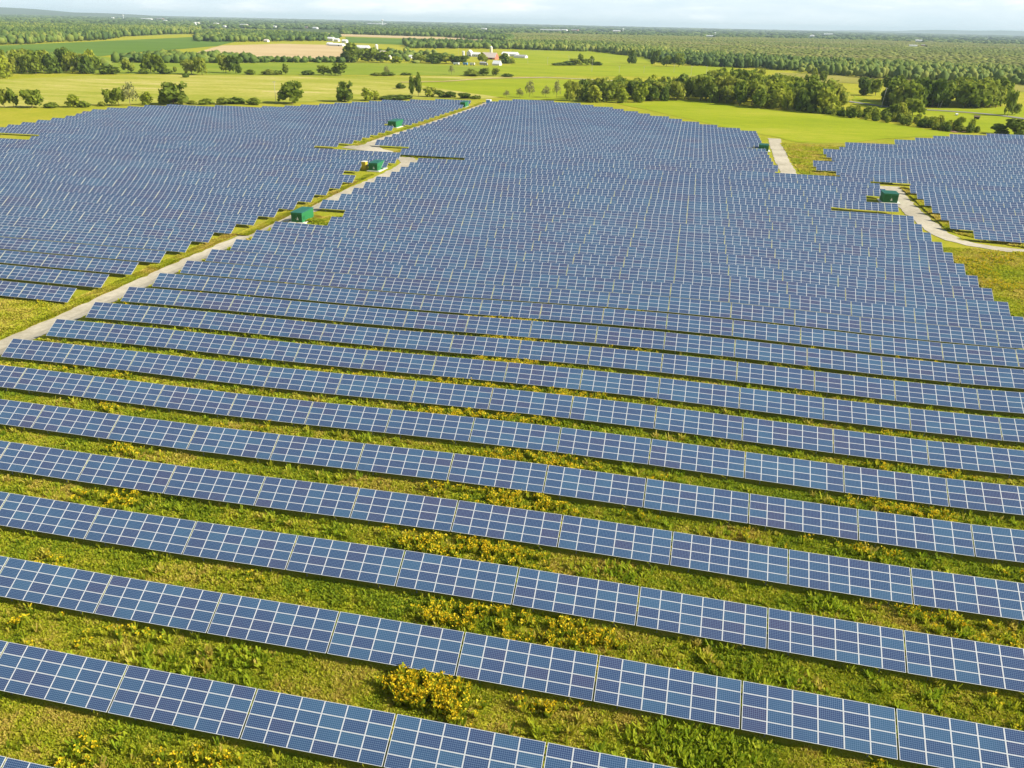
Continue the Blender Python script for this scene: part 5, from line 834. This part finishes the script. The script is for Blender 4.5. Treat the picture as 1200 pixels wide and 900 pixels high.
# ------------------------------------------------------------------ woods that read as one mass
def ico(sub):
    import bmesh
    bm = bmesh.new(); bmesh.ops.create_icosphere(bm, subdivisions=sub, radius=1); me = bpy.data.meshes.new('t'); bm.to_mesh(me); bm.free()
    V = np.array([v.co[:] for v in me.vertices]); F = np.array([p.vertices[:] for p in me.polygons]); bpy.data.meshes.remove(me); return V, F
ICO = {1: ico(1), 2: ico(2)}
def sample_poly(pts, n):
    P = np.array(pts, float); lo, hi = P.min(0), P.max(0); out = []
    while len(out) < n:
        q = RNG.uniform(lo, hi, (n * 2, 2)); x, y = q[:, 0], q[:, 1]; ins = np.zeros(len(q), bool)
        for i in range(len(P)):
            x1, y1 = P[i]; x2, y2 = P[i - 1]
            with np.errstate(divide='ignore', invalid='ignore'): c = ((y1 > y) != (y2 > y)) & (x < (x2 - x1) * (y - y1) / (y2 - y1) + x1)
            ins ^= c
        out += list(map(tuple, q[ins]))
    return np.array(out[:n])
FAR = [(-6565,8570,34,20,16,'white_wall','small white building on the left skyline'),(-6300,8800,150,40,13,'cream','long pale town block on the left skyline'),(-6050,8700,90,40,16,'brick','brownish town block right of the pale tower'),(-5900,8300,60,30,12,'white_wall','white hall right of the left skyline town blocks'),
 (-4728,6873,34,20,10,'white_wall','white building far above the dark crop field'),(-2560,4240,22,14,7,'white_wall','white nave beside the pointed white steeple'),(-3600,5600,45,20,9,'cream','pale sheds above the right end of the crop field'),(-3350,5450,40,18,9,'white_wall','bright white shed amid the distant village'),(-3050,5300,60,25,7,'cream','long cream building in the distant village'),
 (-2450,4600,25,14,8,'white_wall','white house at right of the distant village'),(-2200,4500,22,12,9,'brick','brick house right of the distant village'),(-2050,4300,30,16,10,'white_wall','white cluster house far beyond the tan field'),(-1750,4100,20,12,8,'cream','cream house beyond the left farm'),
 (-3900,9900,270,60,11,'white_wall','very long white factory under the water tower'),(-1194,6874,210,50,10,'cream','long cream works on the horizon right of centre'),(-1080,6800,45,30,13,'white_wall','bright white hall amid the long cream works'),(-1010,6900,60,30,14,'brick','brick block right of the bright white hall'),(-696,7150,64,30,13,'pink_roof' ,'pinkish block left of the white tower at right'),
 (-1700,6600,50,25,9,'white_wall','small white shed left of the long cream works'),(50,5355,44,22,8,'white_wall','white shed left of the slender pale tower'),(1358,9900,95,40,15,'white_wall','white hall on the horizon right of the pale tower'),(830,6900,30,22,14,'white_wall','tiny white house on the horizon at right'),(825,3637,30,15,6,'white_wall','bright white shed in the far wood at right'),(1246,5383,38,20,11,'cream','cream house beyond the far wood at right'),(900,3800,14,10,6,'brick','small brick house right of the bright white shed')]
CLEAR = [(x * K, y * K, w / 2 + 8, min(1500, y * .16)) for x, y, w, d, h, m, l in FAR] + [(-627*K,1515*K,12,260),(-2665*K,4134*K,12,500),(-3600*K,9310*K,30,800),(-6420*K,8560*K,20,800),(-620*K,6882*K,14,600),(83*K,5673*K,10,500),(-512,1321,6,110),(-462,1208,8,110),(-767*K,1709*K,20,200),(-954,2090,14,200),(-864,1973,9,200)]
def wood(specs):
    VV = []; FF = []; TT = []; MM = []; off = 0
    for pts, n, (h0, h1), (w0, w1), sub, mi, (t0, t1) in specs:
        P = sample_poly(pts, n)
        for bx, by, bw, ln in CLEAR:
            L_ = math.hypot(bx, by); ux, uy = bx / L_, by / L_; a_ = P[:, 0] * ux + P[:, 1] * uy; p_ = np.abs(P[:, 0] * uy - P[:, 1] * ux)
            P = P[~((a_ > L_ - ln) & (a_ < L_ + 20) & (p_ < bw))]
        n = len(P); V0, F0 = ICO[sub]; k = len(V0)
        H = RNG.uniform(h0, h1, n); W = RNG.uniform(w0, w1, n) * .5
        jit = RNG.uniform(.68, 1.28, (n, k)); yaw = RNG.uniform(0, 2 * PI, n)
        v = V0[None] * jit[..., None]; c, s = np.cos(yaw)[:, None], np.sin(yaw)[:, None]
        x = (v[..., 0] * c - v[..., 1] * s) * W[:, None] + P[:, 0:1]; y = (v[..., 0] * s + v[..., 1] * c) * W[:, None] + P[:, 1:2]
        z = v[..., 2] * (H * .52)[:, None] + (H * .48)[:, None] - LOW_EDGE
        VV.append(np.stack([x, y, z], 2).reshape(-1, 3)); FF.append((F0[None] + (np.arange(n) * k)[:, None, None]).reshape(-1, 3) + off); off += n * k
        t = np.clip(RNG.uniform(t0, t1, n) + (.35 if sub > 1 else .75) * (vnoise(P[:, 0] * .5, P[:, 1], 90 if sub > 1 else 170, 31) - .5), 0, 1)
        TT.append(np.clip(np.repeat(t, len(F0)) + RNG.normal(0, .06, n * len(F0)), 0, 1)); MM.append(np.full(n * len(F0), mi))
    return np.concatenate(VV), np.concatenate(FF), np.concatenate(TT), np.concatenate(MM)
WP = {
'W1':[(-718,746),(-621,766),(-612,781),(-696,846),(-748,853),(-1000,880),(-1000,700)],'W2':[(-697,892),(-562,996),(-595,1056),(-721,1047),(-734,973)],'W2b':[(-572,1002),(-473,1078),(-488,1112),(-594,1042)],
'W3':[(-1229,1271),(-1213,1331),(-1255,1443),(-1316,1670),(-1482,1981),(-1623,2374),(-1587,2481),(-2191,3432),(-2900,2645),(-1900,1400)],'W4':[(-478,1075),(-397,1123),(-342,1150),(-414,1393),(-541,1560),(-602,1480),(-582,1328)],
'W5':[(-602,1709),(-546,1773),(-510,1814),(-418,1880),(-335,1860),(-399,2213),(-672,2181),(-780,2147)],'W6':[(-1127,1741),(-1047,1866),(-966,2126),(-1125,2542),(-1678,2998),(-1752,2715)],
'W6b':[(-1375,3109),(-941,3056),(-552,2485),(-743,3341),(-1330,4321),(-1902,4305)],
'W7':[(-424,1911),(-335,1860),(-219,1845),(-110,1617),(-51,1356),(40,1303),(101,1292),(160,1190),(240,1104),(315,1099),(387,1077),(560,1300),(252,1484),(48,1618),(-75,1925),(-281,2362),(-509,2289)],
'W8':[(-530,2383),(-281,2362),(-75,1925),(48,1618),(252,1484),(491,1300),(1972,5664),(388,5290),(-697,5818),(-1066,4026)],'hedgeTan':[(-693,1006),(-702,1135),(-688,1118),(-664,972)]}
def wobj(name, specs, mats, label):
    V, F, T_, MI = wood(specs); print(name, len(F)); return tag(link_mesh(name, np_mesh(name, V, F, [M[m] for m in mats], MI, T_)), label, 'woodland', None, 'stuff')
wobj('woodland', [(WP['W1'], 420, (8, 14), (8, 13), 2, 0, (.3, .9)), (WP['W2'], 150, (6, 12), (8, 14), 2, 0, (.2, .8)), (WP['W2b'], 80, (4, 8), (6, 10), 2, 0, (.2, .7)), (WP['hedgeTan'], 60, (4, 10), (7, 12), 2, 0, (.2, .8)),
    (WP['W4'], 110, (4, 9), (8, 14), 2, 0, (.2, .9)), (WP['W5'], 700, (9, 15), (10, 18), 1, 0, (.05, .7)), (WP['W6'], 1500, (9, 16), (11, 20), 1, 0, (.1, .8)), (WP['W6b'], 2300, (11, 18), (14, 26), 1, 0, (.0, .4))], ['wood_leaf'], 'green hedges and small woods among the far fields at left')
wobj('left_wood', [(WP['W3'], 9500, (9, 19), (8, 16), 1, 0, (.15, .85))], ['wood_leaf'], 'wide green wood filling the upper left of the view')
wobj('right_wood_edge', [(WP['W7'], 4300, (7, 16), (6, 13), 1, 0, (.15, .8))], ['wood_leaf'], 'front edge of the large wood at upper right')
wobj('scrub_wood', [(WP['W8'], 60000, (4, 7.5), (13, 22), 1, 0, (.3, .7)), (WP['W8'], 1500, (6, 9.5), (9, 15), 1, 1, (.6, 1.0))], ['scrub_leaf', 'wood_leaf'], 'broad brown and olive scrub wood stretching away at upper right')
wobj('horizon_wood', [([(-6500, 3200), (-2300, 3300), (-1900, 4400), (-700, 4700), (900, 5200), (2600, 4300), (5000, 7000), (-9000, 7000)], 9000, (8, 15), (18, 45), 1, 0, (.0, .45)),
    ([(-9500, 7000), (5000, 7000), (8500, 15000), (-16000, 15000)], 8000, (8, 17), (40, 110), 1, 0, (.0, .3)), ([(-16000, 15000), (9000, 15000), (15000, 30000), (-24000, 28000)], 3500, (12, 26), (150, 420), 1, 0, (.0, .4))], ['wood_leaf'], 'bluish green woods reaching to the horizon')

# ------------------------------------------------------------------ farms and far buildings
def house(x, y, w, d, h, roof_h, wall, roof, label, name='house', rot=-.21, cat='building', group=None, windows=0, door=False, base=0.0, gable='x', doorw=1.2):
    x, y = x * K, y * K; z = gz(x, y)
    t = empty(name, (x, y, z), (0, 0, rot)); tag(t, label, cat, group); w2, d2 = w / 2, d / 2
    b = MB(); b.box(-w2, w2, -d2, d2, -.6, h)
    if roof_h > 0:
        if gable == 'x':
            for sx in (-1, 1): b.poly([(sx * w2, -d2, h), (sx * w2, d2, h), (sx * w2, 0, h + roof_h)][::sx])
        else:
            for sy in (-1, 1): b.poly([(-w2, sy * d2, h), (w2, sy * d2, h), (0, sy * d2, h + roof_h)][::-sy])
    b.build('wall', M[wall], t)
    b = MB(); e = .35; tk = .22
    if roof_h <= 0: b.box(-w2 - e, w2 + e, -d2 - e, d2 + e, h + .01, h + .3)
    elif gable == 'x':
        sl = roof_h / d2
        for s in (-1, 1):
            p = [(-w2 - e, s * (d2 + e), h - e * sl + .02), (w2 + e, s * (d2 + e), h - e * sl + .02), (w2 + e, 0, h + roof_h + .02), (-w2 - e, 0, h + roof_h + .02)]
            if s > 0: p = [p[1], p[0], p[3], p[2]]
            b.hexa(p + [(a, c, q + tk) for a, c, q in p])
    else:
        sl = roof_h / w2
        for s in (-1, 1):
            p = [(s * (w2 + e), d2 + e, h - e * sl + .02), (s * (w2 + e), -d2 - e, h - e * sl + .02), (0, -d2 - e, h + roof_h + .02), (0, d2 + e, h + roof_h + .02)]
            if s > 0: p = [p[1], p[0], p[3], p[2]]
            b.hexa(p + [(a, c, q + tk) for a, c, q in p])
    b.build('roof', M[roof], t)
    for k in range(windows):
        b = MB(); cx = -w2 + w * (k + .5) / windows; b.box(cx - .5, cx + .5, -d2 - .05, -d2 - .003, min(1.1, h * .4), min(2.3, h * .8)); b.build('window', M['dark'], t)
    if door:
        b = MB(); b.box(w * .22 - doorw / 2, w * .22 + doorw / 2, -d2 - .08, -d2 - .003, 0, min(h * .8, 2.1 + doorw * .4)); b.build('door', M['dark'], t)
    return t
def silo(x, y, r, h, label, m='cream'):
    x, y = x * K, y * K; t = empty('silo', (x, y, gz(x, y))); tag(t, label, 'silo')
    b = MB(); b.tube((0, 0, -.5), (0, 0, h - r * .6), r, r, 20, 0, True); b.build('wall', M[m], t)
    b = MB(); b.tube((0, 0, h - r * .6 + .01), (0, 0, h), r * 1.03, r * .15, 20); b.build('roof', M['white_roof'], t)
    b = MB(); b.bar((r + .25, -.3, 0), (r + .25, -.3, h - r * .6), .12); b.bar((r + .25, .3, 0), (r + .25, .3, h - r * .6), .12); b.build('ladder', M['steel'], t)
house(-627, 1515, 27, 14, 4.5, 4.5, 'white_wall', 'white_roof', 'long white-roofed barn behind trees at the left farm', 'barn', door=True, doorw=3.5)
silo(-606, 1530, 3.2, 11.4, 'pale silo at the right end of the white-roofed barn')
house(-767, 1709, 37, 12, 3.2, 2.6, 'white_wall', 'white_roof', 'long low white shed beyond the tan field', 'farm_shed', door=True, doorw=3)
house(-800, 1745, 13, 9, 3.6, 2.4, 'white_wall', 'white_roof', 'small white building left of the long low white shed', 'farm_shed')
house(-954, 2090, 20, 12, 6, 3.5, 'white_wall', 'white_roof', 'white building left of the far tan strip', 'barn', windows=3)
house(-920, 2050, 14, 10, 5, 3, 'cream', 'white_roof', 'cream building beside the left end of the far tan strip', 'farm_shed')
house(-864, 1973, 13, 10, 4.5, 3, 'white_wall', 'white_roof', 'white-roofed building below the far tan strip', 'farm_shed')
house(-1010, 1850, 11, 9, 3.5, 2.5, 'cream', 'pink_roof', 'cream house at the left of the farm village', windows=2)
house(-512, 1321, 9, 9, 3.8, 3.4, 'brick', 'pink_roof', 'brick house with a pinkish roof among the trees', windows=2, door=True)
house(-462, 1208, 11, 8, 3.0, 2.6, 'white_wall', 'grey_roof', 'white house with grey roof at the field edge', windows=3, door=True)
house(-486, 1236, 8, 7, 3.2, 2.6, 'brick', 'grey_roof', 'small dark brick house left of the white house', windows=2)
house(-440, 1250, 7, 6, 2.8, 2.2, 'white_wall', 'white_roof', 'small bright white cottage right of the brick house', windows=1)
house(-397.5, 1404, 3, 3, 7.2, .6, 'white_wall', 'white_roof', 'narrow white tower building left of the white farmhouse', 'farm_shed')
house(-383, 1394, 8, 9, 6.2, 3.8, 'white_wall', 'white_roof', 'tall white farmhouse at the centre farm', windows=3, door=True, gable='y')
house(-369, 1386, 14, 9, 4.0, 3.0, 'white_wall', 'white_roof', 'white wing joined right of the tall farmhouse', windows=4)
silo(-372, 1500, 2.6, 14.5, 'tall cream silo rising behind the red-walled barn')
house(-326, 1306, 25, 15, 3.0, 7.0, 'red_wall', 'pink_roof', 'large barn with red walls and a faded pinkish roof', 'barn', door=True, doorw=4)
house(-312, 1355, 9, 14, 5.0, 3.6, 'cream', 'cream', 'cream barn wing right of the red-walled barn', 'barn', gable='y', door=True, doorw=3)
house(-325, 1450, 29, 13, 3.8, 3.2, 'white_wall', 'white_roof', 'long bright white-roofed barn at the right of the centre farm', 'barn')
house(-293, 1389, 21, 12, 2.8, 2.4, 'white_wall', 'grey_roof', 'low grey-roofed barn at the right end of the centre farm', 'barn')
house(-271, 1127, 11, 8, 2.2, 3.8, 'white_wall', 'white_roof', 'white ridge tent in front of the centre farm', 'marquee', cat='tent')
house(-292, 1131, 8, 6, 2.6, 1.2, 'grey_roof', 'grey_roof', 'low grey shed left of the white tent', 'farm_shed')
house(122.5, 922, 8, 6, 2.8, 2.0, 'white_wall', 'white_roof', 'white house peeping over the wood at right', windows=1)
def trailer(x, y, L, label, m='white_paint'):
    x, y = x * K, y * K; t = empty('trailer', (x, y, gz(x, y)), (0, 0, -.2)); tag(t, label, 'trailer', 'trailers parked in front of the farm')
    b = MB(); b.box(-L / 2, L / 2, -1.25, 1.25, 1.0, 3.5); b.build('body', M[m], t)
    for sx in (-.3, .34):
        b = MB()
        for s in (-1, 1): b.tube((sx * L, s * .95, .5), (sx * L, s * 1.22, .5), .5, .5, 12)
        b.build('wheel', M['tyre'], t)
    b = MB(); b.bar((L / 2, 0, .9), (L / 2 + 1.6, 0, .7), .15); b.box(-L / 2, L / 2, -.5, .5, .75, .98); b.build('chassis', M['steel'], t)
trailer(-321, 1098, 8.5, 'long white trailer, leftmost in front of the centre farm')
trailer(-309, 1101, 6.5, 'short pale blue trailer, second from left before the farm', 'blue_paint_and_shade')
trailer(-300, 1104, 7, 'cream trailer right of the blue one before the farm', 'cream')
trailer(-283, 1110, 6, 'grey trailer beside the white tent', 'grey_roof')
for x, y, w, d, h, m, lab in FAR: house(x, y, w, d, h * .72, h * .28, m, 'white_roof' if m != 'brick' else 'grey_roof', lab, 'far_building')
def water_tower(x, y, h, r, label):
    x, y = x * K, y * K; t = empty('water_tower', (x, y, gz(x, y))); tag(t, label, 'tower')
    b = MB(); b.tube((0, 0, -1), (0, 0, h * .72), r * .35, r * .22, 14); b.build('column', M['white_paint'], t)
    b = MB(); b.tube((0, 0, h * .68), (0, 0, h * .8), r * .3, r, 18); b.tube((0, 0, h * .8), (0, 0, h * .92), r, r, 18); b.tube((0, 0, h * .92), (0, 0, h), r, r * .2, 18); b.build('tank', M['white_paint'], t)
water_tower(-3600, 9310, 58, 14, 'tall white water tower standing above the horizon')
water_tower(-6420, 8560, 46, 9, 'pale slender tower on the left skyline')
water_tower(-620, 6882, 30, 8, 'white tower on the horizon right of the long cream works')
water_tower(83, 5673, 24, 5.5, 'slender pale tower beside the white shed at right')
t = empty('church', (-2665 * K, 4134 * K, gz(-2665, 4134))); tag(t, 'white church steeple beyond the dark crop field', 'church')
b = MB(); b.box(-4, 4, -4, 4, -1, 13); b.build('tower', M['white_wall'], t)
b = MB(); b.tube((0, 0, 13), (0, 0, 24), 4.5, .2, 8); b.build('spire', M['white_paint'], t)

# ------------------------------------------------------------------ utility poles and small things by the road
def pole(x, y, h, label, lean=(0, 0), group='utility poles across the fields', arm=True, r=.16):
    x, y = x * K, y * K; t = empty('utility_pole', (x, y, gz(x, y)), (lean[1], lean[0], .3)); tag(t, label, 'pole', group)
    b = MB(); b.tube((0, 0, -1.2), (0, 0, h), r, r * .65, 10); b.build('shaft', M['pole'], t)
    if arm:
        b = MB(); b.box(-1.3, 1.3, .10, .22, h - .75, h - .55); b.build('crossarm', M['pole'], t)
        for s in (-1.15, -.4, .4, 1.15):
            b = MB(); b.tube((s, .16, h - .549), (s, .16, h - .33), .05, .03, 8); b.build('insulator', M['white_paint'], t)
PL = [(-240.9,1192.1,11.4,'leftmost, right of the centre farm'),(-210.9,1185.9,10.2,'second from left, right of the centre farm'),(-183.2,1206.5,12.5,'at the left end of the pasture scrub'),(-129.6,1048.6,14.8,'standing before the pasture scrub'),(-93.8,1031.3,8.8,'midway between scrub and central grove'),(-64.9,1050.0,9.0,'behind the left part of the central grove'),(-29.7,1093.3,10.1,'behind the right part of the central grove'),(-7.2,1011.2,12.2,'at the gap between the two groves'),(10.8,1059.2,10.8,'rightmost, just left of the large wood'),(-284.9,526.3,14.5,'beside the round tree behind the left panels'),(-420.0,1452.6,14.0,'left of the centre farm buildings')]
for x, y, h, l in PL: pole(x, y, h, 'pale thin utility pole ' + l)
pole(143.0, 689.4, 14.7, 'tall leaning utility pole against the dark trees at right', (.09, 0), r=.24)
pole(188.9, 703.9, 10.8, 'leaning utility pole, taller of the close pair at right', (.2, 0), r=.2)
pole(188.2, 707.3, 8.4, 'shorter utility pole of the close pair at right', (.06, 0), r=.2)
x, y = 184.4 * K, 642 * K; t = empty('wrapped_bale', (x, y, gz(x, y))); tag(t, 'small round white wrapped bale on the lawn by the road', 'bale')
b = MB(); b.tube((-.8, 0, .85), (.8, 0, .85), .9, .9, 18); b.build('bale', M['white_paint'], t)
house(191.9, 622, 3.2, 2.4, 1.7, .7, 'dark', 'bark', 'small dark hut on the lawn beside the country road', 'hut', cat='hut')
bpy.context.view_layer.update()
